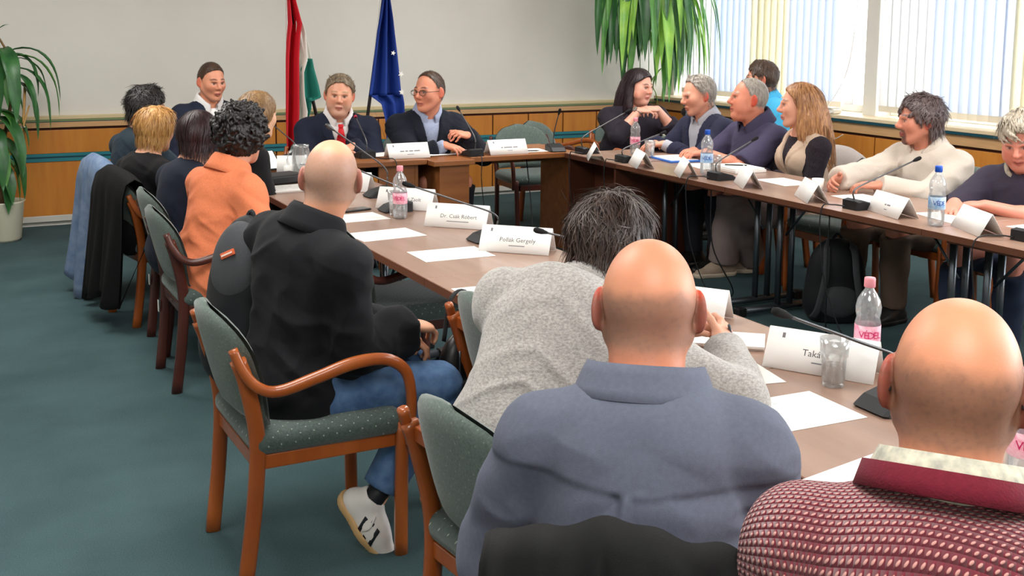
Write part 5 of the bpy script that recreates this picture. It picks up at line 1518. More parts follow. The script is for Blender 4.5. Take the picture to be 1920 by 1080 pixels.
add(label='grey-haired man with short-sleeved dark purple shirt and wristwatch', hip=(5.05, 6.12), face=178, s=1.09, seat=0.37, tor=0.9, lean=6, head=(156, -3, 0), hsc=1.04, skin=(214, 138, 112), wide=1.10, belly=.05, fat=.008, brow=(140, 116, 100), earred=.9, neck=1.1,
    hair=dict(mat=HM['grey'], t=.0035, tt=.006, nape=-.06, line=[(.2, .10), (.118, .058), (.10, .042), (.07, .025), (.04, .012), (-.02, -.012), (-.06, -.04), (-.2, -.05)], strand=.0006, rough=.001, ns=2200, sl=.012, sw=.0010, slift=.5, sj=.3),
    tops=[dict(name='shirt', mat=purple_s, fit=.020, sleeve=.92, loose=.018, collar=dict(r=(.084, .086), open_=.35, h=.044, fall=.056, tilt=.12))], bare=1, trousers=dict(mat=dkt), watch=(0, strap_b, steel_w),
    lh=HD(1, (.44, -.02, .80), (.85, -.4, -.1), (0, 0, -1), .5, hint=(-.2, .8, -.6)), rh=HD(-1, (.42, -.20, .79), (.8, .4, 0)), lf=dict(at=(.40, .10, .09)), rf=dict(at=(.45, -.12, .09)))
add(label='man in a bright blue shirt sitting by the sill behind the others', hip=(5.86, 6.98), face=165, s=1.06, seat=.43, tor=.97, lean=4, head=(140, 5, 0), skin=(214, 152, 124), brow=BRW, hsc=1.05,
    hair=dict(mat=HM['short'], t=.010, tt=.014, nape=-.065, tufts=(60, .04, .007, .2), tz=.03), tops=[dict(name='shirt', mat=sky_s, fit=.018, collar=dict(r=(.072, .074), open_=.35))], trousers=dict(mat=dkt))
add(label='woman with long brown-blonde hair in a beige vest with black lace sleeves', hip=(4.98, 5.57), face=168, s=1.07, seat=0.37, tor=0.9, lean=3, hunch=4, head=(146, 3, 0), hsc=1.05, skin=(226, 164, 138), wide=.92, bust=1.0, chestskin=1, lip=(182, 84, 82), brow=(110, 78, 58),
    hair=dict(mat=HM['brownblonde'], t=.014, tt=.012, nape=-.25, ears=0, line=[(.2, .10), (.10, .075), (.07, .06), (.04, .035), (.0, .015), (-.04, .0), (-.1, -.01), (-.3, -.01)], strand=.0016, rough=.002, ns=2600, sl=.12, sj=.08, slift=.03, sw=.0018, radial=.5,
              locks=[[(-.02, .07, .05, .028), (-.01, .084, -.04, .03), (.0, .088, -.13, .028), (-.015, .08, -.24, .016)], [(-.06, .05, .04, .045), (-.085, .06, -.07, .045), (-.125, .06, -.18, .036), (-.14, .05, -.27, .018)], [(-.09, .0, .03, .05), (-.12, .0, -.08, .05), (-.155, .0, -.2, .038), (-.16, 0, -.27, .018)], [(-.04, -.06, .04, .03), (-.06, -.08, -.08, .03), (-.07, -.07, -.22, .018)], [(-.08, .035, .0, .05), (-.11, .035, -.1, .05), (-.14, .03, -.2, .04), (-.15, .03, -.27, .02)], [(-.04, .06, .0, .035), (-.045, .075, -.08, .036), (-.05, .075, -.2, .028), (-.05, .06, -.26, .015)]]),
    tops=[dict(name='blouse', mat=lace, fit=.007, wr=.003, scoop=.07), dict(name='vest', mat=beige_v, fit=.018, sleeve=0, vneck=(.24, .085), wr=.004, lapel=1)], trousers=dict(mat=grt, flare=.038, fit=.016, res=.010), shoes=dict(mat=taupe_sh, sole=cream_so),
    lh=HD(1, (.24, .0, .70), (.8, -.5, -.1)), rh=HD(-1, (.26, -.1, .70), (.8, .5, -.1)), lf=dict(at=(.20, -.33, .09), yaw=-12), rf=dict(at=(.44, -.27, .09), yaw=6))
add(label='bearded man with tousled grey-brown hair in a beige shirt holding a cup', hip=(5.12, 4.66), face=183, s=1.07, seat=0.37, tor=0.88, lean=9, head=(152, 4, 0), hsc=1.03, skin=(206, 136, 112), wide=1.08, beard=(.8, (58, 42, 40), 'goatee'), brow=BRW, earred=.8, rhair=.0048,
    hair=dict(mat=HM['greybrown'], t=.016, tt=.022, nape=-.075, line=[(.2, .105), (.09, .085), (.06, .065), (.03, .025), (-.02, .0), (-.06, -.03), (-.2, -.04)], tufts=(60, .06, .012, .10), ns=2600, sl=.055, sj=.35, slift=.35, sw=.0018, mess=.35, swirl=(.5, .25, -.5), tz=.0),
    tops=[dict(name='shirt', mat=beige_s, fit=.022, collar=dict(r=(.080, .083), open_=.4, h=.044, fall=.058), wr=.010, loose=.008, frq=13)], trousers=dict(mat=brt, fit=.018, res=.010),
    rh=HD(-1, (.68, -.14, .79), (.8, .25, -.1), (.2, .7, -.4), .7), lh=HD(1, (.56, .10, .79), (.55, -.75, .0), (-.1, 0, -1), .5), lf=dict(at=(.40, .10, .09)), rf=dict(at=(.48, -.16, .09)))
add(label='silver-haired man in a dark plum polo looking down and writing', hip=(5.02, 3.90), face=190, s=1.07, seat=0.36, tor=0.86, lean=13, head=(205, 24, 4), hsc=1.04, skin=(214, 140, 120), wide=1.12, belly=.04, fat=.008, brow=(120, 100, 90), rhair=.0048,
    hair=dict(mat=HM['silver'], t=.014, tt=.018, nape=-.07, line=[(.2, .105), (.09, .085), (.065, .07), (.03, .03), (-.02, .0), (-.06, -.03), (-.2, -.04)], tufts=(60, .07, .0115, .06), ns=2400, sl=.07, sj=.22, slift=.15, sw=.0018, mess=.22, swirl=(.5, .6, -.4), tz=.0),
    tops=[dict(name='polo', mat=polo, fit=.020, sleeve=.90, loose=.016, collar=dict(mat=floral, r=(.080, .083), open_=.4, h=.038, fall=.05))], bare=1, trousers=dict(mat=dkjean, fit=.018),
    rh=HD(-1, (.52, -.14, .785), (.75, .25, -.25), (.1, .2, -1), .6), lh=HD(1, (.46, -.01, .785), (.4, -.85, -.05), (0, 0, -1), .5, hint=(-.1, .9, -.3)), lf=dict(at=(.42, .12, .09)), rf=dict(at=(.46, -.14, .09)))
import time as _time
_t0 = _time.time()
BODIES = [person(p) for p in PEOPLE]
print('people %.1fs' % (_time.time()-_t0), sum(len(m.polygons) for m in bpy.data.meshes)*2)

# ------------------------------------------------------------------ things on the tables
TZ = .7405
M_paper = mat('white_paper', (236, 234, 230), .7)
M_card = mat('white_card', (234, 232, 230), .65)
M_ink = mat('dark_ink', (56, 54, 58), .7)
M_ink2 = mat('grey_ink', (120, 118, 122), .7)
def printed():
    m, nt, b = nodes_of('printed_paper')
    tc = nt.nodes.new('ShaderNodeTexCoord'); sp = nt.nodes.new('ShaderNodeSeparateXYZ'); nt.links.new(tc.outputs['Object'], sp.inputs[0])
    def mth(op, x, y=None):
        q = nt.nodes.new('ShaderNodeMath'); q.operation = op
        for i, v in enumerate((x, y)):
            if v is None: continue
            if isinstance(v, (int, float)): q.inputs[i].default_value = v
            else: nt.links.new(v, q.inputs[i])
        return q.outputs[0]
    fr = mth('FRACT', mth('MULTIPLY', sp.outputs['Y'], 70)); line = mth('LESS_THAN', fr, .35)
    ins = mth('MULTIPLY', mth('LESS_THAN', mth('ABSOLUTE', sp.outputs['X']), .105), mth('LESS_THAN', mth('ABSOLUTE', sp.outputs['Y']), .075))
    n = nt.nodes.new('ShaderNodeTexNoise'); n.inputs['Scale'].default_value = 45; nt.links.new(tc.outputs['Object'], n.inputs['Vector'])
    k = mth('MULTIPLY', mth('MULTIPLY', line, ins), mth('GREATER_THAN', n.outputs['Fac'], .52))
    mx = nt.nodes.new('ShaderNodeMix'); mx.data_type = 'RGBA'; nt.links.new(mth('MULTIPLY', k, .45), mx.inputs['Factor'])
    mx.inputs['A'].default_value = srgb(236, 234, 230); mx.inputs['B'].default_value = srgb(140, 140, 144)
    nt.links.new(mx.outputs['Result'], b.inputs['Base Color']); b.inputs['Roughness'].default_value = .7
    return m
M_print = printed()
def paper(x, y, deg, label, w=.297, d=.21, z=TZ, m=None, t=.0012, group='loose papers on the tables'):
    bm = bmesh.new(); box(bm, -w/2, w/2, -d/2, d/2, 0, t)
    o = obj('paper_sheet', bm, m or M_print); o.location = (x, y, z); o.rotation_euler = (0, 0, math.radians(deg)); return tag(o, label, 'paper', group)
def stack(x, y, deg, label, n, w=.297, d=.21, cat='papers'):
    r = empty('paper_stack', (x, y, TZ), math.radians(deg)); tag(r, label, cat)
    for i in range(n):
        bm = bmesh.new(); box(bm, -w/2+.004*math.sin(i*3), w/2+.004*math.sin(i*3), -d/2+.004*math.cos(i*5), d/2+.004*math.cos(i*5), i*.0035, i*.0035+.003); obj('sheaf', bm, M_paper if i < n-1 else M_print, r)
    return r

def name_card(x, y, deg, label, line1=None, line2=None, mark=True, spread=.055, w=.297, group='folded white name cards', crease=0):
    """tent card; deg = direction its printed front faces"""
    r = empty('name_card', (x, y, TZ), math.radians(deg-90)); tag(r, label, 'name card', group)   # local -Y... front faces +Y
    hh = .100
    for s in (1, -1):
        P = np.zeros((3, 3, 3))
        for i in range(3):
            for j in range(3):
                t = i/2; P[i, j] = (-w/2+w*j/2, s*spread*(1-t)+s*.0008, .001+hh*t)
        grid_mesh('card_panel', P if s < 0 else P[:, ::-1], M_card, r, .0012, False)
    sl = math.atan2(hh, spread)
    # text frame on the front panel: x to the reader's right, y up the panel
    def fm(px, pz):
        k = pz/hh
        base = Vector((0, spread*(1-k)+.0022, .001+pz))
        X = Vector((-1, 0, 0)); Yv = Vector((0, -math.cos(sl), math.sin(sl))); Zv = X.cross(Yv)
        M = Matrix((X, Yv, Zv)).transposed().to_4x4(); M.translation = base+X*px
        return M
    def strokes(nm, words, ch, hgt, pz, m):      # small print that cannot be read from here: one stroke per word
        tot = sum(words)*ch+(len(words)-1)*ch; x = -tot/2
        bm = bmesh.new()
        for wd in words:
            box(bm, x, x+wd*ch, -hgt/2, hgt/2, -.0002, .0004, M=fm(.01, pz)); x += (wd+1)*ch
        obj(nm, bm, m, r)
    if isinstance(line1, str): text('name_line', line1, .026, fm(0.01, .048), M_ink, r)
    elif line1: strokes('name_line', line1, .0072, .0075, .048, M_ink2)
    if line2: strokes('subtitle_line', (line2,), .0048, .0035, .027, M_ink2)
    if mark:
        bm = bmesh.new(); box(bm, -.004, .004, -.007, .007, -.0002, .0004, M=fm(-.105, .083)); obj('emblem', bm, M_ink2, r)
    return r

V135 = 225
name_card(2.085, 4.615, V135, 'name card with a printed name starting Dr., between the bottle and a microphone', 'Dr. Csák Róbert', 22)
name_card(2.07, 4.005, V135, 'name card beside the grey sweater with a two-word printed name', 'Pollák Gergely', 14)
name_card(2.08, 2.235, 211, 'name card partly hidden behind the faceted drinking glass', 'Takács      ', 12)
name_card(2.07, 2.86, 215, 'blank-looking name card beyond the ear of the man in the blue shirt', None, None, False)
name_card(2.06, 5.18, V135, 'name card partly behind the pink-capped bottle', 'Bánszegi Zsolt', 12)
name_card(1.99, 5.90, V135, 'name card beside the ear of the man in the black shirt', (2, 5, 9), 14)
name_card(1.98, 6.72, 250, 'name card near the white cups at the far end of the row', (6,), None, False)
name_card(2.84, 7.14, 270, 'name card in front of the man with the red tie and the man in glasses', (4, 3, 4, 6), 10)
name_card(3.565, 7.08, 270, 'name card on the thin table before the empty chair', (2, 9, 5), 8)
for i, (x, y, lb, a) in enumerate(((3.99, 6.57, 'name card on the corner desk beside the first window-row microphone', 152), (4.05, 6.10, 'name card beside the pink-capped bottle and the glass of the corner desk', 158), (4.06, 5.62, 'name card beside the blue-capped bottle before the man in the blazer', 152), (4.12, 5.10, 'name card before the woman in the beige vest', 152), (4.10, 4.55, 'name card beside the white cup of the bearded man', 152))):
    name_card(x, y, a, lb, None, None, False)
name_card(4.14, 4.02, 165, 'name card before the bearded man with one small printed line', (2, 4), 5, False)
name_card(4.15, 3.52, 155, 'creased glossy name card before the silver-haired man', None, None, False)

# microphones: wedge base, gooseneck, capsule, cord
M_mic = mat('matt_black_plastic', (26, 27, 30), .5); M_neck = mat('gooseneck_metal', (92, 92, 94), .35, .7); M_foam = mat('black_foam', (18, 18, 20), .95); M_led = mat('red_ring', (196, 40, 70), .4)
M_panel_l = mat('green_grey_display', (96, 128, 120), .3)
def mic(base, tip, label, ring=False, cord=None, silver=False, dirn=None):
    b = np.array(base, float); t = np.array(tip, float)
    r = empty('gooseneck_microphone', (b[0], b[1], TZ)); tag(r, label, 'microphone', 'gooseneck microphones')
    v = (t-b)[:2]; a = math.atan2(v[1], v[0]); 
    bm = bmesh.new()
    L, W = .075, .058
    pr = [(-L, 0), (L*.9, 0), (L, .006), (L*.55, .030), (-L*.55, .052), (-L, .046)]
    Rm = Matrix.Rotation(a, 4, 'Z')
    rings = []
    for s, wv in ((-1, W), (-.85, W), (.85, W), (1, W)):
        k = .86 if abs(s) == 1 else 1.0
        rings.append([bm.verts.new(Rm @ Vector((x*k, s*wv, z*k))) for (x, z) in pr])
    n = len(pr)
    for i in range(3):
        for k in range(n): bm.faces.new((rings[i][k], rings[i][(k+1) % n], rings[i+1][(k+1) % n], rings[i+1][k]))
    bm.faces.new(rings[0]); bm.faces.new(rings[-1][::-1]); bmesh.ops.recalc_face_normals(bm, faces=bm.faces)
    o = obj('base', bm, M_mic, r)
    bm = bmesh.new(); box(bm, .012, .040, -.03, .03, -.001, .0015, M=Rm @ Matrix.Translation((0, 0, .034)) @ Matrix.Rotation(.50, 4, 'Y')); obj('button_plate', bm, M_panel_l, o)
    rel = t-np.array([b[0], b[1], TZ]); u = np.append(unit(v) if np.linalg.norm(v) > 1e-6 else (1, 0), 0)
    st = -u*.045+np.array([0, 0, .045])
    h = rel[2]-.045
    path = catmull([st, st+np.array([0, 0, h*.28])+u*.005, st+(rel-st)*.42+np.array([0, 0, h*.16]), rel*.0+rel-unit(rel-st)*.04], 7)
    tube('gooseneck', path, .0042, M_neck, r, 8)
    d = unit(np.array(path[-1])-np.array(path[-2])); e = np.array(path[-1])
    tube('capsule', [e-d*.01, e, e+d*.012, e+d*.035, e+d*.045, e+d*.048], [.005, .007, .010, .011, .008, .003], M_foam if not silver else M_neck, r, 10)
    if ring: tube('light_ring', [e+d*.004, e+d*.016], .0118, M_led, r, 12)
    if cord: tube('cord', [np.array(q)-np.array([b[0], b[1], TZ]) for q in catmull(cord, 6)], .0035, M_mic, r, 6)
    return r
mic((2.10, 7.35, .76), (2.0, 7.62, 1.0), 'microphone standing near the tricolour flag on the head desk', silver=True)
mic((2.065, 5.60, .76), (1.79, 5.60, 1.135), 'microphone by the ear of the man in the black shirt, silver tip', silver=True)
mic((1.975, 5.13, .76), (1.72, 5.13, .99), 'microphone behind the pink-capped bottle')
mic((2.05, 4.25, .76), (1.675, 4.24, 1.015), 'long gooseneck microphone crossing in front of the pink-capped bottle')
mic((2.16, 3.53, .76), (1.90, 3.53, .925), 'microphone beside the head of the man in the grey sweater')
mic((2.02, 1.93, .76), (1.66, 1.94, 1.025), 'microphone with green display beside the head in the knit sweater')
mic((2.58, 7.27, .76), (2.575, 7.45, 1.03), 'microphone with red light ring before the man with the red tie', True, cord=[(2.60, 7.24, .75), (2.66, 7.10, .746), (2.70, 6.985, .735), (2.72, 6.97, .5), (2.80, 6.96, .2), (2.9, 6.9, .004)])
mic((3.30, 7.08, .76), (3.285, 7.29, 1.07), 'microphone before the man in glasses at the head desk', cord=[(3.30, 7.0, .75), (3.29, 6.90, .744), (3.28, 6.885, .6), (3.31, 6.88, .35), (3.38, 6.85, .004), (3.6, 6.6, .004)])
mic((3.97, 7.09, .76), (3.96, 7.02, 1.05), 'microphone standing upright at the corner of the head table')
edge = 3.963
def rcord(x, y): return [(x-.07, y, .752), (x-.13, y+.03, .760), (edge-.004, y+.06, .746), (edge-.010, y+.06, .6), (edge+.02, y+.02, .3), (edge+.12, y-.10, .005), (edge+.3, y-.3, .004)]
mic((4.10, 6.86, .76), (4.455, 6.87, 1.045), 'microphone on the corner desk nearest the head table', cord=rcord(4.10, 6.80))
mic((4.10, 6.33, .76), (4.40, 6.34, .935), 'microphone before the glass of the corner desk', cord=rcord(4.10, 6.33))
mic((4.15, 5.38, .76), (4.41, 5.39, .985), 'microphone beside the open binder before the purple shirt', cord=rcord(4.15, 5.40))
mic((4.13, 4.22, .76), (4.51, 4.21, .985), 'microphone before the bearded man in the beige shirt', cord=rcord(4.13, 4.25))
mic((4.20, 3.27, .76), (4.50, 3.27, .97), 'microphone at the silver-haired man in the polo', cord=rcord(4.20, 3.30))

# bottles, glasses, cups
M_pet = mat_glass('clear_bottle_plastic', (.98, .99, 1.0), .25, .08, .13); M_water = mat_glass('water', (.97, .985, .99), .1, .02, .05)
M_pink = mat('pink_cap', (232, 150, 162), .4); M_bcap = mat('blue_cap', (28, 84, 190), .4)
M_glass = mat_glass('drinking_glass', (.99, 1.0, 1.0), .25, .02, .08); M_china = mat('white_china', (236, 236, 232), .25)
def label_mat(name, ground, c1, c2):
    return mat(name, ground, .5, rgb2=c1, vscale=26, dist=1.2)
M_lpink = label_mat('pink_bottle_label', (244, 214, 224), (226, 96, 140), 0); M_lblue = label_mat('blue_bottle_label', (226, 236, 244), (66, 150, 214), 0)
def bottle(x, y, cap, label, s=1.0, word='VÉDEL', ribbed=True):
    r = empty('water_bottle', (x, y, TZ)); tag(r, label, 'bottle', 'plastic water bottles')
    fl = lambda a, rr, z: rr*(1+(.05*math.cos(5*a) if z < .035*s else 0))
    prof = [(0, .006), (.022, .0), (.031, .006), (.034, .03), (.034, .085), (.0335, .087), (.0335, .125), (.034, .128), (.030, .142), (.033, .155), (.034, .170), (.030, .190), (.020, .208), (.0125, .219), (.0125, .228)]
    bm = bmesh.new(); lathe(bm, [(a*s, b*s) for a, b in prof], 28, fn=fl); obj('bottle_body', bm, M_pet, r, True)
    bm = bmesh.new(); lathe(bm, [(0, .008*s), (.029*s, .008*s), (.0315*s, .03*s), (.0315*s, .10*s), (0, .10*s)], 24); obj('water', bm, M_water, r, True)
    bm = bmesh.new(); lathe(bm, [(.0342*s, .072*s), (.0347*s, .073*s), (.0347*s, .122*s), (.0342*s, .123*s)], 28)
    lb = obj('paper_label', bm, M_lpink if cap == 'pink' else M_lblue, r, True)
    bm = bmesh.new(); lathe(bm, [(0, .250*s), (.0135*s, .250*s), (.0148*s, .246*s), (.0150*s, .226*s), (.0135*s, .224*s)], 20, fn=lambda a, rr, z: rr*(1+.02*math.cos(20*a))); obj('cap', bm, M_pink if cap == 'pink' else M_bcap, r, True)
    # brand lettering wrapped on the side towards the room's near end
    for k, ch in enumerate(word):
        a = -2.08+(k-(len(word)-1)/2)*.36; R = .0352*s
        P = Vector((R*math.cos(a), R*math.sin(a), .098*s)); Z = Vector((math.cos(a), math.sin(a), 0)); Xv = Vector((-math.sin(a), math.cos(a), 0)); Yv = Vector((0, 0, 1))
        M = Matrix((Xv, Yv, Z)).transposed().to_4x4(); M.translation = P
        text('letter', ch, .026*s, M, mat('magenta_ink', (196, 30, 96), .5) if cap == 'pink' else mat('deep_blue_ink', (40, 80, 170), .5), lb)
    return r
bottle(1.92, 4.92, 'pink', 'pink-capped water bottle near the man in the black shirt', 1.0)
bottle(4.37, 6.66, 'pink', 'pink-capped water bottle on the corner desk', 1.05)
bottle(4.17, 5.56, 'blue', 'blue-capped water bottle before the man in the blazer', 1.12)
bottle(4.09, 3.70, 'blue', 'blue-capped water bottle before the silver-haired man', 1.12, 'VÉDE')
bottle(2.20, 2.20, 'pink', 'pink-capped water bottle behind the head of the man in the knit sweater', 1.0)
bottle(1.90, 1.46, 'pink', 'pink-capped water bottle by the right ear of the man in the knit sweater', 1.0)
def tumbler(x, y, label, h=.125, water=.45):
    r = empty('drinking_glass', (x, y, TZ)); tag(r, label, 'glass', 'clear drinking glasses')
    fac = lambda a, rr, z: rr*(1+(.025*abs(math.cos(5*a)) if z < h*.62 else 0))
    bm = bmesh.new(); lathe(bm, [(0, .004), (.026, .0), (.028, .004), (.031, h*.6), (.035, h*.64), (.038, h), (.0365, h), (.0335, h*.66), (.029, h*.6), (.0265, .012), (0, .010)], 40, fn=fac)
    obj('glass_body', bm, M_glass, r, True)
    if water:
        bm = bmesh.new(); lathe(bm, [(0, .011), (.0262, .0115), (.0285, h*water), (0, h*water)], 24); obj('water', bm, M_water, r, True)
    return r
tumbler(2.015, 2.125, 'faceted drinking glass in front of a name card by the knit sweater')
tumbler(1.935, 5.02, 'drinking glass behind the pink-capped bottle near the man in the black shirt', .115)
tumbler(4.36, 6.46, 'drinking glass on the corner desk beside the bottle', .12)
tumbler(4.27, 5.60, 'drinking glass beside the blue-capped bottle of the man in the blazer', .115)
def cup(x, y, label, deg=0, s=1.0):
    r = empty('china_cup', (x, y, TZ), math.radians(deg)); tag(r, label, 'cup', 'white china cups')
    bm = bmesh.new(); lathe(bm, [(0, 0), (.024*s, 0), (.030*s, .006*s), (.034*s, .066*s), (.032*s, .066*s), (.027*s, .010*s), (0, .008*s)], 24); obj('cup_body', bm, M_china, r, True)
    tube('handle', [(.031*s+.020*s*math.sin(t), 0, .036*s+.018*s*math.cos(t)) for t in np.linspace(0, PI, 9)], .004*s, M_china, r, 8)
    return r
cup(4.37, 4.80, 'white china cup in the hand of the bearded man', 200); cup(1.86, 6.58, 'white china cup by the glass jug', 100)
r = empty('glass_jug', (1.93, 6.56, TZ)); tag(r, 'clear glass water jug with handle beside the white cup', 'jug')
bm = bmesh.new(); lathe(bm, [(0, .004), (.05, 0), (.054, .01), (.056, .12), (.045, .17), (.048, .185), (.046, .185), (.043, .17), (.053, .12), (.05, .014), (0, .012)], 28); obj('jug_body', bm, M_glass, r, True)
tube('handle', [(-.05-.035*math.sin(t), 0, .10+.055*math.cos(t)) for t in np.linspace(0, PI, 9)], .006, M_glass, r, 8)
r = empty('black_case', (1.74, 6.32, TZ), .3); tag(r, 'black rectangular case with a white cable near the cups', 'case')
bm = bmesh.new(); box(bm, -.12, .12, -.09, .09, 0, .05, .01); obj('case_body', bm, M_black, r)
tube('cable', catmull([(.1, -.05, .05), (.13, -.10, .02), (.05, -.15, .005), (-.05, -.16, .005)], 5), .003, M_cord, r, 6)
stack(1.70, 6.02, 5, 'stack of printed papers and a pad before the plum-haired woman', 4)
r = empty('tablet', (1.78, 6.86, TZ), .2); tag(r, 'white-screened tablet leaning on its black cover at the far corner', 'tablet')
bm = bmesh.new(); box(bm, -.13, .13, -.004, .004, 0, .17, .002, Matrix.Rotation(-.9, 4, 'X')); o = obj('cover', bm, M_black, r)
bm = bmesh.new(); box(bm, -.12, .12, -.0062, -.0042, .008, .162, 0, Matrix.Rotation(-.9, 4, 'X')); obj('screen', bm, M_paper, o)

# papers
paper(1.775, 2.015, -2, 'printed sheet lying before the faceted drinking glass')
paper(1.80, 4.06, -1, 'printed sheet lying before the name card beside the grey sweater')
paper(1.71, 4.56, 5, 'printed sheet lying beside the elbow of the man in the black shirt')
paper(1.72, 5.02, 4, 'white sheet near the phone and the black collar')
paper(1.80, 2.33, -12, 'sheet under the hands of the man in the grey sweater')
paper(1.70, 3.40, -4, 'sheet half hidden by the grey sweater at the table edge')
paper(1.64, 1.60, 10, 'sheet at the table edge beside the knit sweater')
paper(1.95, 1.30, 20, 'sheet under the bottle by the right ear of the man in glasses')
stack(2.02, 2.56, -40, 'notepad with white pages beside the pen hand', 4, .20, .145, 'notepad')
paper(3.10, 7.28, 4, 'sheet under the hands of the man in glasses'); paper(3.78, 7.20, -4, 'sheet beside the upright corner microphone'); paper(2.72, 7.38, 8, 'sheet beside the red-tied man’s microphone'); paper(3.46, 7.32, 0, 'sheet behind the card before the empty chair')
paper(4.32, 6.72, 80, 'sheet on the corner desk behind the first microphone'); paper(4.45, 6.50, 85, 'sheet lying behind the corner desk bottle')
paper(4.45, 5.93, 80, 'sheet before the man in the blazer'); paper(4.42, 5.14, 86, 'sheet before the woman in the beige vest'); paper(4.38, 4.45, 84, 'sheet under the bearded man’s hands'); paper(4.34, 3.84, 78, 'sheet the silver-haired man is writing on'); paper(4.48, 3.40, 90, 'sheet beside the last window-row microphone')
r = empty('blue_folder', (4.46, 6.30, TZ), 1.45); tag(r, 'bright blue document folder lying open with papers', 'folder')
bm = bmesh.new(); box(bm, -.16, .16, -.12, .12, 0, .012, .002); obj('cover', bm, mat('blue_folder_card', (52, 108, 196), .45), r)
bm = bmesh.new(); box(bm, -.14, .145, -.10, .105, .012, .016); obj('inner_sheets', bm, M_paper, r)
r = empty('open_binder', (4.50, 5.68, TZ), 1.5); tag(r, 'thick open binder of white papers before the purple shirt', 'binder')
for i, (a, b_) in enumerate(((0, .02), (.02, .028))):
    bm = bmesh.new(); box(bm, -.15+.01*i, .15-.012*i, -.115+.006*i, .115-.004*i, a, b_, .003); obj('page_block' if i == 0 else 'top_sheet', bm, M_paper, r)
tube('pen', [(-.03, -.05, .033), (.05, .06, .033)], .004, M_black, r, 6)
def pen(p, d, label, m, L=.14):
    d = unit(d); r = empty('pen', p); tag(r, label, 'pen', 'pens')
    tube('barrel', [(0, 0, 0), d*L*.85], .0042, m, r, 8); tube('tip', [d*L*.85, d*L], [.004, .001], M_black, r, 8)
pen((3.72, 7.16, TZ+.005), (1, -.3, 0), 'black pen on the thin head table', M_black)
pen((1.86, 2.36, .86), (.3, .25, -.45), 'silver pen in the hand of the man in the grey sweater', M_steel)
pen((4.47, 3.98, .82), (-.4, -.2, -.45), 'pen in the hand of the silver-haired man', M_black)
pen((4.30, 3.62, TZ+.005), (.4, .9, 0), 'dark pen lying before the silver-haired man', M_black)
r = empty('mobile_phone', (1.80, 5.22, TZ), .25); tag(r, 'dark mobile phone lying beside the black collar', 'phone')
bm = bmesh.new(); box(bm, -.075, .075, -.036, .036, 0, .009, .004); o = obj('phone_body', bm, M_black, r)
bm = bmesh.new(); box(bm, -.070, .070, -.032, .032, .009, .0095); obj('screen', bm, mat('dark_screen', (58, 50, 48), .15), o)

# ------------------------------------------------------------------ bags and clothes on chairs
def drape(name, label, cat, loc, deg, m, w, zt, zb, zf=.5, depth=.07, seed=1, xo=-.27, flare=.10, thick=.008, early=0.0):
    r = empty(name, (loc[0], loc[1], 0), math.radians(deg)); tag(r, label, cat)
    rs = random.Random(seed); ph = [rs.uniform(0, 6) for _ in range(4)]
    prof = [(.07, zf), (.068, (zf+zt)/2), (.06, zt-.06), (.035, zt-.01), (0, zt+.012), (-.04, zt-.012), (-.06, zt-.08)]
    n = 14
    for i in range(1, n+1): prof.append((-.065-depth*(i/n)**1.2, zt-.08-(zt-.08-zb)*i/n))
    G = np.zeros((len(prof), 41, 3))
    for i, (x, z) in enumerate(prof):
        k = max(0, i-5)/(len(prof)-6)
        for j in range(41):
            u = j/20-1; y = u*(w/2)*(1+flare*k)
            fold = (.028*math.sin(u*7+ph[0]+k*.8)+.016*math.sin(u*15+ph[1]-k*1.4))*(k+early*(1-k))
            zz = z+(.04*math.sin(u*3+ph[2])+.025*math.sin(u*8+ph[3]))*k**4
            top = -.05*(abs(u)**2.5)*(1-k)           # the shoulders of the chair back fall away
            G[i, j] = (xo+x+.22*y*y*(1-.6*k)+fold, y, zz+top)
    o = grid_mesh('cloth', G, m, r, thick)
    return r
M_blackcoat = cloth('black_coat_wool', (7, 7, 9), sheen=0); M_denim = cloth('pale_denim', (116, 134, 160), .2, rgb2=(86, 108, 140), vscale=18); M_jkt = cloth('dark_green_black_jacket', (9, 10, 12), rough=.8); M_greycoat = cloth('pale_grey_coat', (170, 162, 158))
r = drape('coat', 'long black coat hung over the blonde woman’s chair', 'coat', (1.12, 6.50), 10, M_blackcoat, .52, .85, .14, .55, .06, 3)
drape('denim_jacket', 'pale denim jacket hung over the chair beside the wall panels', 'jacket', (1.10, 7.12), 8, M_denim, .46, .85, .06, .55, .05, 5)
drape('dark_jacket', 'dark jacket hung over the chair of the man in the slate blue shirt', 'jacket', (.98, 1.46), 50, M_jkt, .40, .94, .18, .7, .05, 8, xo=-.235, early=.55)
drape('grey_coat', 'pale grey coat hung over the chair of the woman in the beige vest', 'coat', (5.05, 5.66), 172, M_greycoat, .46, .85, .45, .6, .05, 4)

def sdf_obj(name, G, m, parent, it=1, sm=True):
    V, Q = G.nets(); V = relax(V, Q, it, .5); V = V-np.array(parent.location)
    return link(name, npmesh(name, V, Q), m, parent, sm)
M_bag = cloth('black_nylon', (22, 24, 28), rough=.6); M_char = cloth('charcoal_nylon', (62, 64, 68), rough=.7); M_orange = mat('orange_patch', (206, 96, 60), .6)
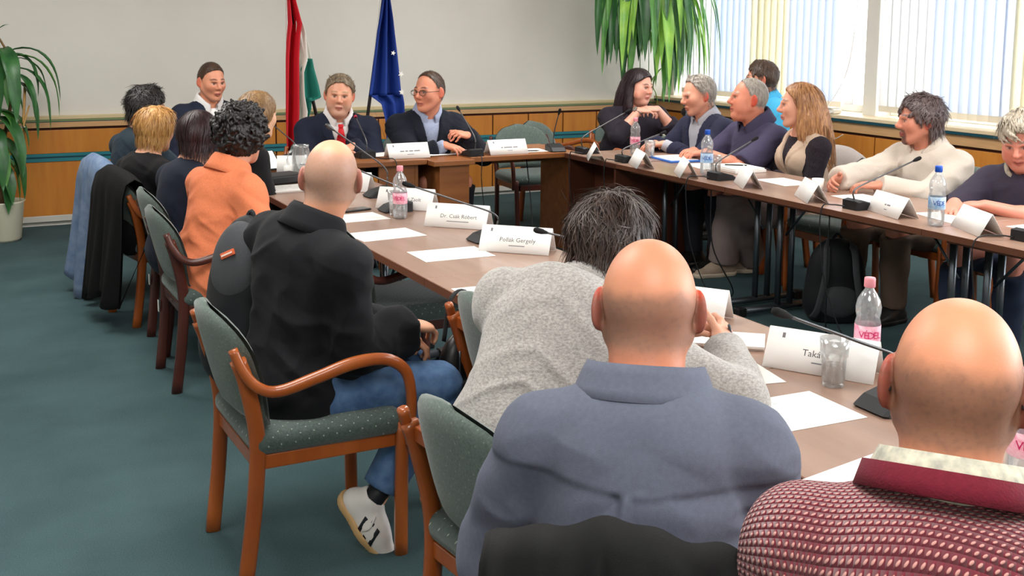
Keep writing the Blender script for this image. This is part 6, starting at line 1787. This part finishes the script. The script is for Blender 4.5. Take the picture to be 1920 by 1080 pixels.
# backpack slung on the near chair's back
c = np.array([.84, 3.60, .74]); r = empty('backpack', tuple(c)); tag(r, 'black and charcoal backpack slung on the chair of the man in jeans', 'backpack')
tl = unit((.18, .05, 1)); f = unit((-.75, -.55, .1)); l = unit(np.cross(tl, f)); f = np.cross(l, tl); A = np.stack([f, l, tl])
G = Sdf(c-.40, c+.40, .009); G.ell(c, (.065, .12, .26), A, 0); G.ell(c+tl*.10, (.07, .11, .20), A, .04); G.ell(c-tl*.12+f*.0, (.075, .125, .14), A, .05)
bd = sdf_obj('pack_body', G, M_bag, r, 2)
G = Sdf(c-.40, c+.40, .009); G.ell(c+tl*.13+f*.025, (.064, .10, .15), A, 0); sdf_obj('front_panel', G, M_char, r, 2)
for sg in (1, -1):
    p0 = c+tl*.25-f*.05+l*.06*sg; tube('strap', [np.array(q)-c for q in catmull([p0, p0-f*.06-tl*.06, p0-f*.05-tl*.2, c-f*.07-tl*.2+l*.1*sg], 6)], .022, M_bag, r, 8, ry=.006, up=l)
tube('carry_loop', [np.array(q)-c for q in catmull([c+tl*.25+l*.03, c+tl*.31, c+tl*.25-l*.03], 6)], .008, M_bag, r, 8)
pc = c+tl*.17+f*.088; bm = bmesh.new(); Mx = Matrix((tuple(f), tuple(l), tuple(tl))).transposed().to_4x4(); box(bm, -.004, .004, -.028, .028, -.010, .010, .002, Matrix.Translation(Vector(pc-c)) @ Mx @ Matrix.Rotation(.5, 4, 'X')); obj('logo_patch', bm, M_orange, r)
bm = bmesh.new(); box(bm, -.003, .003, -.022, .022, -.003, .003, 0, Matrix.Translation(Vector(pc-c+f*.003)) @ Mx @ Matrix.Rotation(.5, 4, 'X')); obj('patch_lettering', bm, mat('pale_thread', (236, 206, 190), .6), r)
# backpack on the floor by the window row
c = np.array([4.46, 4.72, .0]); r = empty('backpack', tuple(c)); tag(r, 'black backpack standing on the carpet against the window-row table legs', 'backpack')
f = unit((-.5, -.86, .0)); l = np.array([-f[1], f[0], 0]); up = np.array([0, 0, 1.]); A = np.stack([f, l, up])
G = Sdf(c-np.array([.3, .3, .02]), c+np.array([.3, .3, .55]), .009); G.ell(c+up*.20, (.095, .17, .26), A, 0); G.ell(c+up*.34, (.08, .135, .13), A, .05); G.ell(c+up*.10-f*.01, (.11, .175, .14), A, .05)
G.clip(lambda X, Y, Z: -Z+.003+0*X+0*Y); bd = sdf_obj('pack_body', G, M_bag, r, 2)
for sg in (1, -1): tube('strap', [np.array(q)-c for q in catmull([c+up*.455+l*.05*sg, c+up*.42+f*.085+l*.075*sg, c+up*.28+f*.125+l*.085*sg, c+up*.10+f*.125+l*.12*sg, c+up*.04+f*.09+l*.14*sg], 6)], .020, M_char, r, 8, ry=.006, up=f)
tube('carry_loop', [np.array(q)-c for q in catmull([c+up*.455+l*.035, c+up*.50, c+up*.455-l*.035], 6)], .008, M_bag, r, 8)
G = Sdf(c-np.array([.3, .3, .02]), c+np.array([.3, .3, .55]), .010); G.ell(c+up*.13+f*.075, (.05, .12, .10), A, 0); sdf_obj('back_padding', G, M_char, r, 2)
# shoulder bag on the pushed-in chair
c = np.array([1.53, 3.375, .44]); r = empty('shoulder_bag', tuple(c)); tag(r, 'black leather bag with zip hanging at the empty chair beside the grey sweater', 'bag')
G = Sdf(c-.26, c+.26, .008); A = np.stack([unit((.9, .3, 0)), unit((-.3, .9, 0)), up]); G.ell(c, (.10, .06, .19), A, 0); G.ell(c-up*.06, (.12, .065, .13), A, .04); sdf_obj('bag_body', G, mat('black_leather', (18, 18, 20), .35), r, 2)
tube('zip', [np.array(q) for q in catmull([(-.03, -.065, .14), (-.035, -.075, .0), (-.03, -.07, -.12)], 6)], .004, M_steel, r, 6)
tube('strap', [np.array(q) for q in catmull([(-.06, 0, .16), (-.03, .01, .30), (.04, .03, .31), (.08, .03, .16)], 6)], .010, M_bag, r, 8, ry=.004)

# ------------------------------------------------------------------ by the window wall
r = empty('side_table', (5.86, 8.10, 0)); tag(r, 'small white-topped side table in the window corner', 'side table')
bm = bmesh.new(); box(bm, -.28, .28, -.25, .25, .66, .70, .005); obj('table_top', bm, mat('white_laminate', (228, 220, 204), .4), r)
for sx in (-.24, .24):
    for sy in (-.21, .21): boxobj('leg', (sx-.018, sx+.018, sy-.018, sy+.018, 0, .66), M_black, r, .003)
r = empty('coffee_machine', (5.92, 8.12, .70)); tag(r, 'black coffee machine with a curved spout on the side table', 'coffee machine')
G = Sdf(np.array([5.72, 7.92, .69]), np.array([6.12, 8.32, 1.02]), .008); c = np.array([5.95, 8.14, .70])
G.ell(c+up*.10, (.09, .08, .14), None, 0); G.ell(c+up*.19-np.array([.04, .02, 0]), (.10, .08, .06), None, .03); G.clip(lambda X, Y, Z: .701-Z+0*X+0*Y); sdf_obj('machine_body', G, M_black, r, 2)
tube('spout', catmull([(-.03, -.03, .22), (-.10, -.06, .23), (-.12, -.07, .16)], 5), .008, M_steel, r, 8)
tube('chrome_trim', [(.03+.10*math.cos(t), .02+.08*math.sin(t), .245) for t in np.linspace(0, 2*PI, 17)], .006, M_steel, r, 8)
boxobj('drip_tray', (-.16, -.02, -.10, .06, 0, .02), M_steel, r, .004)
r = empty('remote_control', (5.70, 7.98, .70), .3); tag(r, 'small dark remote on the side table', 'remote'); boxobj('remote_body', (-.06, .06, -.02, .02, 0, .015), mat('brown_plastic', (70, 56, 48), .5), r, .004)
boxobj('button', (-.02, .02, -.008, .008, .015, .018), M_black, r)
r = empty('router', (6.645, 7.20, .926), .0); tag(r, 'white network box with a hanging white cable on the window sill', 'router')
boxobj('router_body', (-.045, .045, -.10, .10, 0, .04), mat('white_plastic', (226, 220, 208), .4), r, .012); boxobj('lid', (-.05, .05, -.07, .07, .04, .052), mat('white_plastic', (226, 220, 208), .4), r, .005)
tube('cable', catmull([(-.05, -.09, .02), (-.09, -.10, .01), (-.105, -.10, -.06), (-.10, -.12, -.16), (-.11, -.2, -.19), (-.10, -.28, -.15)], 6), .004, M_cord, r, 6)
# loose floor cables inside the square of tables
def cable(pts, label, m=None):
    o = tube('floor_cable', catmull(pts, 8), .004, m or M_mic); return tag(o, label, 'cable', 'black cables under the tables')
cable([(4.05, 5.35, .70), (4.06, 5.33, .35), (4.2, 5.3, .06), (4.12, 5.45, .006), (3.98, 5.55, .006), (3.86, 5.72, .006)], 'black cable looping from the table legs onto the carpet by the backpack')
cable([(4.02, 4.32, .70), (4.05, 4.35, .3), (4.12, 4.40, .01), (4.02, 4.15, .006), (4.2, 3.9, .006)], 'black cable falling past the floor backpack')
cable([(3.72, 6.72, .006), (3.76, 7.0, .1), (3.80, 7.15, .4), (3.84, 7.3, .69)], 'black cable hanging from the thin head table')
cable([(2.2, 3.2, .68), (2.12, 3.3, .35), (2.0, 3.5, .02), (1.8, 3.9, .006), (2.0, 4.3, .006)], 'black cable under the row of the grey sweater')
